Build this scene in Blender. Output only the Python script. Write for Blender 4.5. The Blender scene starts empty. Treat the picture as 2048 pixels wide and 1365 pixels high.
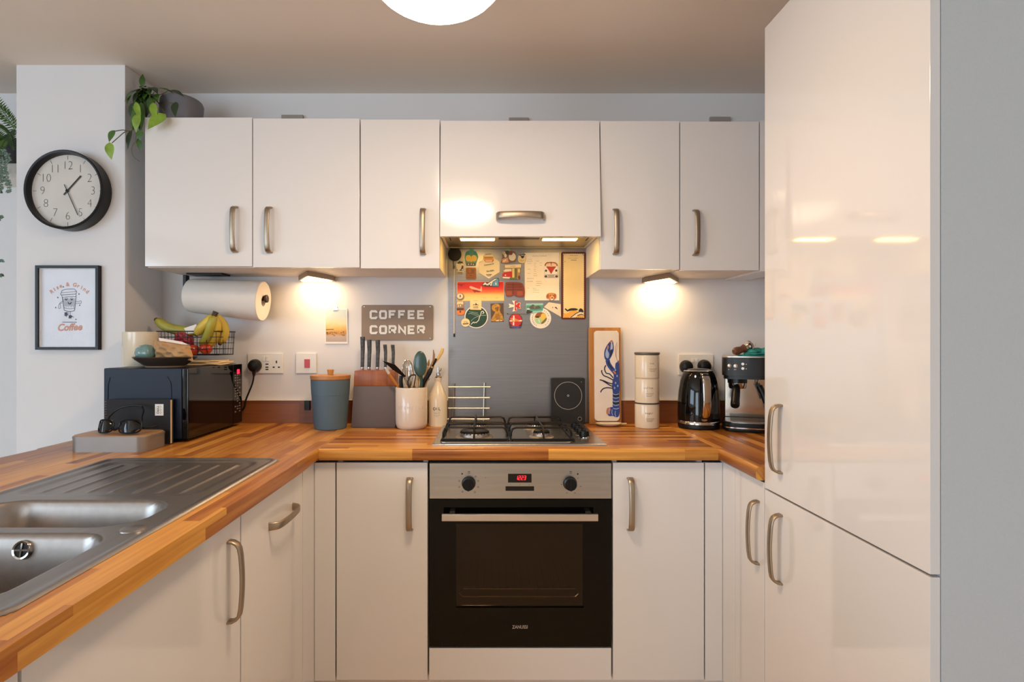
WORLD, WIN, REAR_FILL, EXPO, LAMP, LZ = 0.8, 46, 62, 0.02, 76, 2.114
import bpy, bmesh, math, random
from mathutils import Vector, Matrix, Euler
R = math.radians
PI = math.pi
COL = bpy.context.scene.collection
random.seed(7)

# measured camera: 20 mm lens, level, vanishing point at (976, 684) of the 2048 x 1365 frame
F, VX, VY, CZ, DW = 1138.0, 976.0, 684.0, 1.257, 2.435
TOP = 0.910                                    # worktop surface


def X(px, d): return (px - VX) * d / F
def Z(py, d): return CZ - (py - VY) * d / F
def Y(d): return d - DW                        # back wall is y = 0


# ------------------------------------------------------------------ mesh builder
class MB:
    def __init__(s):
        s.bm = bmesh.new(); s.mi = 0; s.bev = False; s.mt = Matrix.Identity(4)

    def m(s, i):
        s.mi = i; return s

    def at(s, loc=(0, 0, 0), rot=(0, 0, 0)):
        s.mt = Matrix.Translation(loc) @ Euler([R(a) for a in rot]).to_matrix().to_4x4(); return s

    def v(s, p): return s.bm.verts.new(s.mt @ Vector(p))

    def f(s, vs):
        try:
            fc = s.bm.faces.new(vs)
        except ValueError:
            return None
        fc.material_index = s.mi; fc.smooth = True
        return fc

    def box(s, x0, x1, y0, y1, z0, z1, b=0, seg=2):
        c = [s.v((x, y, z)) for x in (x0, x1) for y in (y0, y1) for z in (z0, z1)]
        fs = [s.f([c[i] for i in q]) for q in ((0, 1, 3, 2), (4, 6, 7, 5), (0, 4, 5, 1), (2, 3, 7, 6), (0, 2, 6, 4), (1, 5, 7, 3))]
        for q in fs: q.smooth = False
        if b:
            s.bev = True; es = set(e for q in fs for e in q.edges)
            r = bmesh.ops.bevel(s.bm, geom=list(es), offset=b, segments=seg, affect='EDGES', profile=.5, clamp_overlap=True)
            for q in r['faces']: q.smooth = True; q.material_index = s.mi
        return s

    def lathe(s, prof, seg=32, c=(0, 0, 0), a0=0, a1=2 * PI, squash=1.0):
        full = abs(a1 - a0 - 2 * PI) < 1e-6
        n = seg if full else seg + 1
        rings = []
        for r, z in prof:
            if r < 1e-7:
                rings.append([s.v((c[0], c[1], c[2] + z))])
            else:
                rings.append([s.v((c[0] + r * math.cos(a0 + (a1 - a0) * i / seg), c[1] + squash * r * math.sin(a0 + (a1 - a0) * i / seg), c[2] + z)) for i in range(n)])
        for a, b in zip(rings, rings[1:]):
            for i in range(seg):
                j = (i + 1) % n
                if len(a) == 1 and len(b) == 1: continue
                if len(a) == 1: s.f([a[0], b[j], b[i]])
                elif len(b) == 1: s.f([a[i], a[j], b[0]])
                else: s.f([a[i], a[j], b[j], b[i]])
        return s

    def cyl(s, p0, p1, r0, r1=None, seg=20):
        return s.tube([p0, p1], [r0, r0 if r1 is None else r1], seg)

    def tube(s, pts, r, seg=8, closed=False, caps=True):
        pts = [Vector(p) for p in pts]; n = len(pts)
        rs = r if isinstance(r, (list, tuple)) else [r] * n
        tg = []
        for i in range(n):
            a = pts[(i - 1) % n] if (closed or i > 0) else pts[i]
            b = pts[(i + 1) % n] if (closed or i < n - 1) else pts[i]
            t = b - a
            tg.append(t.normalized() if t.length > 1e-9 else Vector((0, 0, 1)))
        up = Vector((0, 0, 1)) if abs(tg[0].z) < .9 else Vector((1, 0, 0))
        nrm = (up - tg[0] * up.dot(tg[0])).normalized()
        rings = []
        for i in range(n):
            nrm = (nrm - tg[i] * nrm.dot(tg[i]))
            nrm = nrm.normalized() if nrm.length > 1e-6 else tg[i].orthogonal().normalized()
            bn = tg[i].cross(nrm)
            rings.append([s.v(pts[i] + (nrm * math.cos(2 * PI * k / seg) + bn * math.sin(2 * PI * k / seg)) * rs[i]) for k in range(seg)])
        pr = list(zip(rings, rings[1:])) + ([(rings[-1], rings[0])] if closed else [])
        for a, b in pr:
            for k in range(seg):
                s.f([a[k], a[(k + 1) % seg], b[(k + 1) % seg], b[k]])
        if caps and not closed:
            s.f(rings[0][::-1]); s.f(rings[-1])
        return s

    def strap(s, pts, side, w, t):
        """flat bar of width w (along side) and thickness t following pts"""
        pts = [Vector(p) for p in pts]; side = Vector(side).normalized(); rings = []
        ws = w if isinstance(w, (list, tuple)) else [w] * len(pts)
        for i, p in enumerate(pts):
            tg = (pts[min(i + 1, len(pts) - 1)] - pts[max(i - 1, 0)]).normalized()
            nn = tg.cross(side).normalized(); a = side * ws[i] / 2; b = nn * t / 2
            e = .78
            rings.append([s.v(p + q) for q in (a * e + b, a + b * .3, a - b * .3, a * e - b, -a * e - b, -a - b * .3, -a + b * .3, -a * e + b)])
        k = 8
        for a, b in zip(rings, rings[1:]):
            for i in range(k): s.f([a[i], a[(i + 1) % k], b[(i + 1) % k], b[i]])
        s.f(rings[0][::-1]); s.f(rings[-1])
        return s

    def flat(s, poly, w=0):
        """polygon given as (u, v) in the upright plane facing -y, w metres in front of it"""
        s.f([s.v((u, -w, v)) for u, v in poly]); return s

    def prism(s, poly, w0, w1, b=0):
        a = [s.v((u, -w0, v)) for u, v in poly]; c = [s.v((u, -w1, v)) for u, v in poly]
        n = len(poly); fs = []
        for i in range(n): s.f([a[i], a[(i + 1) % n], c[(i + 1) % n], c[i]])
        bot = s.f(a[::-1]); top = s.f(c)
        for q in (bot, top):
            if q: q.smooth = False
        if b and top:
            s.bev = True
            r = bmesh.ops.bevel(s.bm, geom=list(top.edges), offset=b, segments=2, affect='EDGES', profile=.5, clamp_overlap=True)
            for q in r['faces']: q.smooth = True; q.material_index = s.mi
        return s

    def slab(s, poly, z0, z1, b=0):
        """prism standing on a horizontal (x, y) outline"""
        a = [s.v((x, y, z0)) for x, y in poly]; c = [s.v((x, y, z1)) for x, y in poly]; n = len(poly)
        for i in range(n): s.f([a[i], a[(i + 1) % n], c[(i + 1) % n], c[i]])
        bot = s.f(a[::-1]); top = s.f(c)
        for q in (bot, top):
            if q: q.smooth = False
        if b and top:
            s.bev = True
            r = bmesh.ops.bevel(s.bm, geom=list(top.edges), offset=b, segments=3, affect='EDGES', profile=.5, clamp_overlap=True)
            for q in r['faces']: q.smooth = True; q.material_index = s.mi
        return s

    def rib(s, pts, wd, w=0, closed=False, w0=None):
        """flat stroke in the upright plane, raised from w0 when given"""
        n = len(pts); P = [Vector(p) for p in pts]; L = []; Rr = []
        ws = wd if isinstance(wd, (list, tuple)) else [wd] * n
        for i in range(n):
            a = P[i - 1] if (closed or i > 0) else None
            b = P[(i + 1) % n] if (closed or i < n - 1) else None
            d1 = (P[i] - a).normalized() if a is not None else None
            d2 = (b - P[i]).normalized() if b is not None else None
            if d1 is None: d1 = d2
            if d2 is None: d2 = d1
            n1 = Vector((-d1.y, d1.x)); n2 = Vector((-d2.y, d2.x)); mm = n1 + n2
            mm = n1 if mm.length < 1e-6 else mm.normalized()
            k = ws[i] / 2 / max(.45, mm.dot(n1))
            L.append(P[i] + mm * k); Rr.append(P[i] - mm * k)
        lv = [s.v((p.x, -w, p.y)) for p in L]; rv = [s.v((p.x, -w, p.y)) for p in Rr]
        for i in range(n if closed else n - 1):
            j = (i + 1) % n; s.f([rv[i], rv[j], lv[j], lv[i]])
        if w0 is not None:
            lb = [s.v((p.x, -w0, p.y)) for p in L]; rb = [s.v((p.x, -w0, p.y)) for p in Rr]
            for i in range(n if closed else n - 1):
                j = (i + 1) % n; s.f([lv[i], lv[j], lb[j], lb[i]]); s.f([rv[j], rv[i], rb[i], rb[j]])
            if not closed: s.f([lv[0], rv[0], rb[0], lb[0]]); s.f([lv[-1], rv[-1], rb[-1], lb[-1]])
        return s

    def text(s, body, size, mtx, bold=0, shear=0, align='CENTER', ext=0, sx=1):
        cu = bpy.data.curves.new('t', 'FONT'); cu.body = body; cu.size = 1; cu.offset = bold; cu.shear = shear
        cu.align_x = align; cu.align_y = 'CENTER'; cu.resolution_u = 3; cu.extrude = ext / size
        o = bpy.data.objects.new('t', cu); COL.objects.link(o)
        dg = bpy.context.evaluated_depsgraph_get(); dg.update()
        me = bpy.data.meshes.new_from_object(o.evaluated_get(dg))
        me.transform(s.mt @ mtx @ Matrix.Diagonal((sx * size, size, size, 1)))
        old = set(s.bm.faces); s.bm.from_mesh(me)
        for q in s.bm.faces:
            if q not in old: q.material_index = s.mi; q.smooth = False
        bpy.data.objects.remove(o); bpy.data.curves.remove(cu); bpy.data.meshes.remove(me)
        return s

    def wtext(s, body, size, u, v, w=0, rot=0, **k):
        """writing on the upright plane facing -y"""
        return s.text(body, size, Matrix.Translation((u, -w, v)) @ Matrix.Rotation(R(90), 4, 'X') @ Matrix.Rotation(R(rot), 4, 'Z'), **k)

    def ball(s, c, r, seg=20, rings=12):
        rx, ry, rz = r if isinstance(r, (tuple, list)) else (r, r, r)
        old = s.mt; s.mt = old @ Matrix.Translation(c) @ Matrix.Diagonal((rx, ry, rz, 1))
        s.lathe([(math.sin(PI * i / rings), -math.cos(PI * i / rings)) for i in range(rings + 1)], seg)
        s.mt = old; return s

    def leaf(s, b, t, w, nrm, cup=.15, droop=0, n=6, round_=.8):
        """one leaf blade from b to t, w wide, facing nrm"""
        b, t, nrm = Vector(b), Vector(t), Vector(nrm).normalized(); ax = t - b
        sd = ax.cross(nrm).normalized(); nn = sd.cross(ax).normalized(); prev = None
        for i in range(n + 1):
            u = i / n; hw = w / 2 * math.sin(PI * min(1, u ** round_)) if 0 < i < n else 0
            c = b + ax * u + nn * (droop * ax.length * math.sin(PI * u))
            cur = [s.v(c)] if hw < 1e-6 else [s.v(c - sd * hw + nn * cup * hw), s.v(c), s.v(c + sd * hw + nn * cup * hw)]
            if prev:
                if len(prev) == 1 and len(cur) == 3: s.f([prev[0], cur[1], cur[0]]); s.f([prev[0], cur[2], cur[1]])
                elif len(prev) == 3 and len(cur) == 1: s.f([prev[0], prev[1], cur[0]]); s.f([prev[1], prev[2], cur[0]])
                elif len(prev) == 3: s.f([prev[0], prev[1], cur[1], cur[0]]); s.f([prev[1], prev[2], cur[2], cur[1]])
            prev = cur
        return s


def ell(cx, cy, rx, ry=None, n=28, a0=0, a1=360):
    ry = rx if ry is None else ry
    k = n if abs(a1 - a0) >= 360 else n + 1
    return [(cx + rx * math.cos(R(a0 + (a1 - a0) * i / n)), cy + ry * math.sin(R(a0 + (a1 - a0) * i / n))) for i in range(k)]


def rrect(x0, x1, y0, y1, r, n=6):
    P = []
    for cx, cy, a in ((x1 - r, y0 + r, -90), (x1 - r, y1 - r, 0), (x0 + r, y1 - r, 90), (x0 + r, y0 + r, 180)):
        P += [(cx + r * math.cos(R(a + 90 * i / n)), cy + r * math.sin(R(a + 90 * i / n))) for i in range(n + 1)]
    return P


def curve(pts, n=8, closed=False):
    """smooth curve through points"""
    P = [Vector(p) for p in pts]; out = []; N = len(P)
    for i in range(N if closed else N - 1):
        if closed: p0, p1, p2, p3 = P[i - 1], P[i], P[(i + 1) % N], P[(i + 2) % N]
        else: p0, p1, p2, p3 = P[max(i - 1, 0)], P[i], P[i + 1], P[min(i + 2, N - 1)]
        for k in range(n):
            t = k / n
            out.append(.5 * ((2 * p1) + (p2 - p0) * t + (2 * p0 - 5 * p1 + 4 * p2 - p3) * t * t + (3 * p1 - p0 - 3 * p2 + p3) * t ** 3))
    if not closed: out.append(P[-1])
    return out


# ------------------------------------------------------------------ scene objects
W = {}


def thing(name, label, cat, loc=(0, 0, 0), rot=(0, 0, 0), group=None, kind='thing'):
    o = bpy.data.objects.new(name, None); COL.objects.link(o); o.empty_display_size = .05
    o.location = loc; o.rotation_euler = [R(a) for a in rot]
    W[o] = Matrix.Translation(loc) @ Euler([R(a) for a in rot]).to_matrix().to_4x4()
    tag(o, label, cat, group, kind)
    return o


def tag(o, label, cat, group=None, kind='thing'):
    if label: o['label'] = label; o['category'] = cat
    o['kind'] = kind
    if group: o['group'] = group
    return o


def part(root, name, m, mats, local=False, sharp=38, label=None):
    """one mesh under a thing (or under a part)"""
    if not local: m.bm.transform(W[root].inverted())
    o = mesh_obj(name, m, mats, sharp); o.parent = root; W[o] = W[root].copy()
    if label: o['label'] = label
    return o


def mesh_obj(name, m, mats, sharp=38):
    bmesh.ops.recalc_face_normals(m.bm, faces=m.bm.faces[:])
    me = bpy.data.meshes.new(name); m.bm.to_mesh(me); m.bm.free()
    for a in (mats if isinstance(mats, (list, tuple)) else [mats]): me.materials.append(a)
    me.set_sharp_from_angle(angle=R(sharp))
    o = bpy.data.objects.new(name, me); COL.objects.link(o)
    if m.bev:                                    # keep flat faces flat beside rounded edges
        wn = o.modifiers.new('weighted_normal', 'WEIGHTED_NORMAL'); wn.mode = 'FACE_AREA'; wn.weight = 100; wn.keep_sharp = True
    return o


def single(name, m, mats, label, cat, group=None, kind='thing', sharp=38):
    """a thing that is one mesh; its origin goes to the middle of its base"""
    vs = [v.co.copy() for v in m.bm.verts]
    lo = [min(v[i] for v in vs) for i in range(3)]; hi = [max(v[i] for v in vs) for i in range(3)]
    c = Vector(((lo[0] + hi[0]) / 2, (lo[1] + hi[1]) / 2, lo[2]))
    m.bm.transform(Matrix.Translation(-c))
    o = mesh_obj(name, m, mats, sharp); o.location = c; W[o] = Matrix.Translation(c)
    return tag(o, label, cat, group, kind)


def struct(name, m, mats, parent=None, sharp=38):
    o = mesh_obj(name, m, mats, sharp); W[o] = Matrix.Identity(4)
    if parent: o.parent = parent
    else: o['kind'] = 'structure'
    return o


# ------------------------------------------------------------------ materials
def lin(c):
    return tuple(((x / 255) / 12.92 if x / 255 <= .04045 else ((x / 255 + .055) / 1.055) ** 2.4) for x in c) + (1,)


class NT:
    def __init__(s, name):
        s.mat = bpy.data.materials.new(name); s.mat.use_nodes = True; s.t = s.mat.node_tree; s.b = s.t.nodes['Principled BSDF']; s.out = s.t.nodes['Material Output']

    def n(s, ty, **k):
        o = s.t.nodes.new(ty)
        for a, b in k.items(): setattr(o, a, b)
        return o

    def l(s, a, b): s.t.links.new(a, b)

    def math(s, op, a, b=None):
        o = s.n('ShaderNodeMath', operation=op)
        for i, q in enumerate((a, b)):
            if q is None: continue
            if isinstance(q, (int, float)): o.inputs[i].default_value = q
            else: s.l(q, o.inputs[i])
        return o.outputs[0]


def mat(name, col, rough=.5, metal=0, var=.05, vs=12, stretch=None, bump=0, bs=60, coat=0, emit=0, ecol=None, spec=.5, sheen=0, sub=0):
    t = NT(name); b = t.b; c = lin(col)
    tc = t.n('ShaderNodeTexCoord'); mp = t.n('ShaderNodeMapping'); t.l(tc.outputs['Object'], mp.inputs[0])
    mp.inputs['Scale'].default_value = stretch or (1, 1, 1)
    nz = t.n('ShaderNodeTexNoise'); nz.inputs['Scale'].default_value = vs; nz.inputs['Detail'].default_value = 4; t.l(mp.outputs[0], nz.inputs['Vector'])
    rp = t.n('ShaderNodeValToRGB'); rp.color_ramp.elements[0].position = .3; rp.color_ramp.elements[1].position = .7
    rp.color_ramp.elements[0].color = tuple(x * (1 - var) for x in c[:3]) + (1,); rp.color_ramp.elements[1].color = tuple(min(1, x * (1 + var)) for x in c[:3]) + (1,)
    t.l(nz.outputs[0], rp.inputs[0]); t.l(rp.outputs[0], b.inputs['Base Color'])
    b.inputs['Roughness'].default_value = rough; b.inputs['Metallic'].default_value = metal; b.inputs['Specular IOR Level'].default_value = spec
    if coat: b.inputs['Coat Weight'].default_value = coat; b.inputs['Coat Roughness'].default_value = .05
    if sheen: b.inputs['Sheen Weight'].default_value = sheen
    if emit: b.inputs['Emission Color'].default_value = lin(ecol or col); b.inputs['Emission Strength'].default_value = emit
    if bump:
        n2 = t.n('ShaderNodeTexNoise'); n2.inputs['Scale'].default_value = bs; n2.inputs['Detail'].default_value = 3; t.l(mp.outputs[0], n2.inputs['Vector'])
        bp = t.n('ShaderNodeBump'); bp.inputs['Strength'].default_value = bump; bp.inputs['Distance'].default_value = .002
        t.l(n2.outputs[0], bp.inputs['Height']); t.l(bp.outputs[0], b.inputs['Normal'])
    return t.mat


def staves(name, ax, tones, sw=.034, sl=.44, rough=.32):
    """block-stave wood: short strips of mixed tone running along ax (0 = x, 1 = y)"""
    t = NT(name); tc = t.n('ShaderNodeTexCoord'); sp = t.n('ShaderNodeSeparateXYZ'); t.l(tc.outputs['Object'], sp.inputs[0])
    a = sp.outputs[ax]; b = sp.outputs[1 - ax]; z = sp.outputs[2]
    bz = t.math('ADD', b, t.math('MULTIPLY', z, .8))
    row = t.math('FLOOR', t.math('DIVIDE', bz, sw))
    w1 = t.n('ShaderNodeTexWhiteNoise', noise_dimensions='1D'); t.l(row, w1.inputs['W'])
    col = t.math('FLOOR', t.math('ADD', t.math('DIVIDE', a, sl), t.math('MULTIPLY', w1.outputs[0], 7)))
    cv = t.n('ShaderNodeCombineXYZ'); t.l(row, cv.inputs[0]); t.l(col, cv.inputs[1])
    w2 = t.n('ShaderNodeTexWhiteNoise', noise_dimensions='2D'); t.l(cv.outputs[0], w2.inputs['Vector'])
    gv = t.n('ShaderNodeCombineXYZ'); t.l(t.math('MULTIPLY', a, 2.2), gv.inputs[0]); t.l(t.math('ADD', t.math('MULTIPLY', bz, 46), t.math('MULTIPLY', w2.outputs[0], 40)), gv.inputs[1]); t.l(t.math('MULTIPLY', z, 8), gv.inputs[2])
    g = t.n('ShaderNodeTexNoise'); g.inputs['Scale'].default_value = 1.5; g.inputs['Detail'].default_value = 6; g.inputs['Roughness'].default_value = .62; t.l(gv.outputs[0], g.inputs['Vector'])
    mix = t.math('ADD', t.math('MULTIPLY', w2.outputs[0], .54), t.math('MULTIPLY', t.math('SUBTRACT', g.outputs[0], .26), .80))
    rp = t.n('ShaderNodeValToRGB'); e = rp.color_ramp.elements
    for i, c in enumerate(tones):
        q = e[i] if i < 2 else e.new(.5)
        q.position = .12 + .82 * i / (len(tones) - 1); q.color = lin(c)
    t.l(mix, rp.inputs[0]); t.l(rp.outputs[0], t.b.inputs['Base Color']); t.b.inputs['Roughness'].default_value = rough; t.b.inputs['Specular IOR Level'].default_value = .4
    bp = t.n('ShaderNodeBump'); bp.inputs['Strength'].default_value = .05; t.l(g.outputs[0], bp.inputs['Height']); t.l(bp.outputs[0], t.b.inputs['Normal'])
    return t.mat


def grain(name, c0, c1, ax=2, sc=30, rough=.4):
    st = [1, 1, 1]; st[ax] = .06
    t = NT(name); tc = t.n('ShaderNodeTexCoord'); mp = t.n('ShaderNodeMapping'); mp.inputs['Scale'].default_value = st; t.l(tc.outputs['Object'], mp.inputs[0])
    g = t.n('ShaderNodeTexNoise'); g.inputs['Scale'].default_value = sc * 2; g.inputs['Detail'].default_value = 5; g.inputs['Distortion'].default_value = .6; t.l(mp.outputs[0], g.inputs['Vector'])
    rp = t.n('ShaderNodeValToRGB'); rp.color_ramp.elements[0].position = .3; rp.color_ramp.elements[1].position = .7; rp.color_ramp.elements[0].color = lin(c0); rp.color_ramp.elements[1].color = lin(c1)
    t.l(g.outputs[0], rp.inputs[0]); t.l(rp.outputs[0], t.b.inputs['Base Color']); t.b.inputs['Roughness'].default_value = rough
    return t.mat


def glass(name, tint=(255, 255, 255), refl=.06, rough=.02):
    t = NT(name); tr = t.n('ShaderNodeBsdfTransparent'); tr.inputs[0].default_value = lin(tint); gl = t.n('ShaderNodeBsdfGlossy'); gl.inputs['Roughness'].default_value = rough
    lw = t.n('ShaderNodeLayerWeight'); lw.inputs[0].default_value = .3; mx = t.n('ShaderNodeMixShader')
    t.l(t.math('ADD', t.math('MULTIPLY', lw.outputs['Fresnel'], .35), refl), mx.inputs[0]); t.l(tr.outputs[0], mx.inputs[1]); t.l(gl.outputs[0], mx.inputs[2]); t.l(mx.outputs[0], t.out.inputs[0])
    return t.mat


def ramp_mat(name, stops, axis=2, z0=0, z1=1, nz=.0, rough=.5, ns=20):
    """colour bands along an object axis (printed pictures)"""
    t = NT(name); tc = t.n('ShaderNodeTexCoord'); sp = t.n('ShaderNodeSeparateXYZ'); t.l(tc.outputs['Object'], sp.inputs[0])
    n = t.n('ShaderNodeTexNoise'); n.inputs['Scale'].default_value = ns; n.inputs['Detail'].default_value = 5; t.l(tc.outputs['Object'], n.inputs['Vector'])
    k = t.math('DIVIDE', t.math('SUBTRACT', sp.outputs[axis], z0), z1 - z0)
    k = t.math('ADD', k, t.math('MULTIPLY', t.math('SUBTRACT', n.outputs[0], .5), nz))
    rp = t.n('ShaderNodeValToRGB'); e = rp.color_ramp.elements
    for i, (p, c) in enumerate(stops):
        q = e[i] if i < 2 else e.new(p)
        q.position = p; q.color = lin(c)
    t.l(k, rp.inputs[0]); t.l(rp.outputs[0], t.b.inputs['Base Color']); t.b.inputs['Roughness'].default_value = rough
    return t.mat


M = {}
M['wall'] = mat('wall_paint', (222, 221, 222), .85, var=.015, vs=3, bump=.03, bs=300)
M['ceil'] = mat('ceiling_paint', (232, 222, 212), .9, var=.02, vs=2)
M['floor'] = mat('floor_vinyl', (230, 196, 154), .45, var=.12, vs=5, stretch=(1, 8, 1))
M['gloss'] = mat('white_gloss_door', (225, 222, 220), .11, var=.008, vs=2, coat=.3)
M['tallgloss'] = mat('white_high_gloss_door', (225, 221, 218), .06, var=.008, vs=2, coat=.4)
M['carc'] = mat('white_carcass', (222, 216, 208), .45, var=.01)
M['panel'] = mat('pale_grey_end_panel', (196, 200, 202), .4, var=.02, vs=300)
M['nick'] = mat('satin_nickel', (170, 156, 138), .42, 1, var=.05, vs=60, stretch=(1, 1, .1))
TONES = [(108, 60, 25), (160, 94, 36), (204, 132, 52), (222, 154, 64), (230, 170, 80)]
M['topx'] = staves('stave_worktop_x', 0, TONES)
M['topy'] = staves('stave_worktop_y', 1, TONES)
M['upst'] = staves('stave_upstand', 0, [(88, 50, 28), (140, 84, 46), (166, 104, 58), (114, 64, 36)], sw=.06, sl=.3, rough=.35)
M['steel'] = mat('brushed_steel', (186, 183, 180), .27, 1, var=.06, vs=90, stretch=(.05, 1, 1))
M['sinkst'] = mat('sink_steel', (160, 153, 147), .34, 1, var=.06, vs=70, stretch=(1, .08, 1))
M['splash'] = mat('splashback_steel', (150, 149, 150), .36, 1, var=.05, vs=160, stretch=(.03, 1, 1))
M['chrome'] = mat('chrome', (215, 212, 208), .08, 1, var=.01)
M['black'] = mat('black_plastic', (16, 16, 17), .4, var=.1, spec=.3)
M['blackg'] = mat('black_gloss', (8, 8, 9), .05, var=.1, spec=.5)
M['blackm'] = mat('black_enamel', (9, 9, 10), .36, var=.1, spec=.3)
M['navy'] = mat('black_metal_daylit_blue', (12, 22, 42), .38, var=.08, spec=.28)  # black microwave casing; the blue daylight on its side is in the colour
M['white'] = mat('white_plastic', (226, 222, 214), .35, var=.01)
M['paper'] = mat('white_paper', (238, 234, 228), .85, var=.015, bump=.1, bs=200)
M['cream'] = mat('cream_ceramic', (226, 212, 188), .22, var=.02, coat=.3)
M['dark'] = mat('dark_print', (30, 28, 30), .6, var=.1)
M['lamp'] = mat('lamp_diffuser', (255, 240, 220), .4, emit=LAMP, ecol=(255, 221, 182))
M['lampside'] = mat('lamp_diffuser_side', (255, 240, 220), .4, emit=1.9, ecol=(255, 232, 204))
M['led'] = mat('led_strip', (255, 236, 205), .4, emit=30, ecol=(255, 212, 156))
M['hoodled'] = mat('hood_lamp', (255, 236, 190), .4, emit=42, ecol=(255, 200, 96))
M['glass'] = glass('clear_glass', refl=.0)
M['ovglass'] = glass('oven_door_glass', (205, 190, 172), refl=.02, rough=.03)
M['green'] = mat('leaf_green', (62, 98, 36), .42, var=.35, vs=25)
M['lime'] = mat('leaf_lime', (128, 160, 52), .42, var=.25, vs=25)
M['dgreen'] = mat('leaf_dark', (34, 58, 28), .42, var=.35, vs=25)
M['euc'] = mat('leaf_eucalyptus', (96, 120, 104), .6, var=.2, vs=25)


def C(name, col, rough=.5, **k):
    """plain coloured material by colour, made once"""
    key = (name, col, rough)
    if key not in M: M[key] = mat(name, col, rough, **k)
    return M[key]


def bow(m, L=.17, w=.021, p=.030, t=.006):
    """bow handle along local z, standing off towards -y"""
    pts = [(0, 0, -L / 2), (0, -.010, -L / 2 + .001), (0, -.019, -L / 2 + .006), (0, -.024, -L / 2 + .014), (0, -.027, -L / 2 + .03)]
    mid = [(0, -.027 - (p - .027) * math.sin(PI * k / 8), -L / 2 + .03 + (L - .06) * k / 8) for k in range(1, 8)]
    top = [(x, y, -z) for x, y, z in pts[::-1]]
    P = pts + mid + top
    ws = [w * 1.08 if i in (0, len(P) - 1) else w * (1 - .12 * math.sin(PI * i / (len(P) - 1))) for i in range(len(P))]
    m.strap(P, (1, 0, 0), ws, t)
    return m


def handle(door, c, facing='-y', horizontal=False, L=.17):
    m = MB(); rz = {'-y': 0, '+x': 90, '-x': -90}[facing]
    m.mt = Matrix.Translation(c) @ Matrix.Rotation(R(rz), 4, 'Z') @ (Matrix.Rotation(R(90), 4, 'Y') if horizontal else Matrix.Identity(4))
    bow(m, L); return part(door, 'handle', m, M['nick'], sharp=50)

# ================================================================== the room
CEIL = Z(187, DW)
PX0, PX1, PY = X(33, 2.185), X(250, 2.185), Y(2.185)      # the pier beside the worktop
RX = 1.368
LX = -3.7
m = MB(); m.box(LX - .1, RX + .1, -6.0, .1, -.05, 0); struct('floor', m, M['floor'])
m = MB(); m.box(LX - .1, RX + .1, -6.0, .1, CEIL, CEIL + .05); struct('ceiling', m, M['ceil'])
m = MB(); m.box(LX - .1, RX + .1, 0, .1, 0, CEIL); struct('wall_back', m, M['wall'])
m = MB(); m.box(PX0, PX1, PY, 0, 0, CEIL); struct('wall_pier', m, M['wall'])
m = MB(); m.box(RX, RX + .1, -6.0, 0, 0, CEIL); struct('wall_right', m, M['wall'])
# unseen wall behind the camera; its patio door is added to bring in daylight
m = MB()
for q in ((LX - .1, -3.3, 0, CEIL), (-1.4, RX + .1, 0, CEIL), (-3.3, -1.4, 2.1, CEIL)): m.box(q[0], q[1], -6.1, -6.0, q[2], q[3])
struct('wall_front', m, M['wall'])
m = MB()
for q in ((-3.3, -3.24, .0, 2.1), (-1.46, -1.4, .0, 2.1), (-2.38, -2.32, 0, 2.1), (-3.24, -1.46, 2.04, 2.1), (-3.24, -1.46, 0, .06)): m.box(q[0], q[1], -6.07, -6.02, q[2], q[3])
struct('door_1', m, M['white'])
# left wall with a window opening
m = MB()
for a in ((-6, -4.3, 0, CEIL), (-2.1, 0, 0, CEIL), (-4.3, -2.1, 0, .9), (-4.3, -2.1, 2.1, CEIL)):
    m.box(LX - .1, LX, a[0], a[1], a[2], a[3])
struct('wall_left', m, M['wall'])
m = MB()
for a in ((-4.3, -4.24, .9, 2.1), (-2.16, -2.1, .9, 2.1), (-4.24, -2.16, .9, .96), (-4.24, -2.16, 2.04, 2.1), (-3.23, -3.17, .96, 2.04)):
    m.box(LX - .09, LX - .03, a[0], a[1], a[2], a[3])
wf = struct('window_1', m, M['white'])
m = MB(); m.box(LX - .064, LX - .058, -4.24, -2.16, .96, 2.04); struct('window_pane', m, M['glass'], wf)


# ================================================================== base units and worktop
WF, LXE, RXE = Y(1.835), X(637, 1.835), X(1437, 1.835)      # front edge of the back run, inner edges of the two legs
DF = Y(1.855)                                                # door fronts of the back run
LDX, RDX = LXE - .020, RXE + .022                            # door fronts of the two legs
OX = -1.462                                                  # outer edge of the peninsula
UND = TOP - .038
SX0, SX1, SY0, SY1 = -1.122, -.607, Y(.70), Y(1.687)         # sink outline


def cells(m, xs, ys, on, z0, z1):
    vt = {}

    def g(i, j, z):
        if (i, j, z) not in vt: vt[i, j, z] = m.v((xs[i], ys[j], z))
        return vt[i, j, z]
    for i in range(len(xs) - 1):
        for j in range(len(ys) - 1):
            if not on(i, j): continue
            top = m.f([g(i, j, z1), g(i + 1, j, z1), g(i + 1, j + 1, z1), g(i, j + 1, z1)]); top.smooth = False; m.f([g(i, j, z0), g(i, j + 1, z0), g(i + 1, j + 1, z0), g(i + 1, j, z0)])
            for di, dj, a, b in ((-1, 0, (i, j + 1), (i, j)), (1, 0, (i + 1, j), (i + 1, j + 1)), (0, -1, (i, j), (i + 1, j)), (0, 1, (i + 1, j + 1), (i, j + 1))):
                ii, jj = i + di, j + dj
                inside = 0 <= ii < len(xs) - 1 and 0 <= jj < len(ys) - 1 and on(ii, jj)
                if not inside: m.f([g(*a, z0), g(*b, z0), g(*b, z1), g(*a, z1)]).smooth = False
    return m


def nose(m, test, off=.011):
    es = [e for e in m.bm.edges if all(test(v.co) for v in e.verts) and abs(e.verts[0].co.z - e.verts[1].co.z) < 1e-6]
    r = bmesh.ops.bevel(m.bm, geom=es, offset=off, segments=5, affect='EDGES', profile=.5)
    for q in r['faces']: q.smooth = True
    m.bev = True


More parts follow.
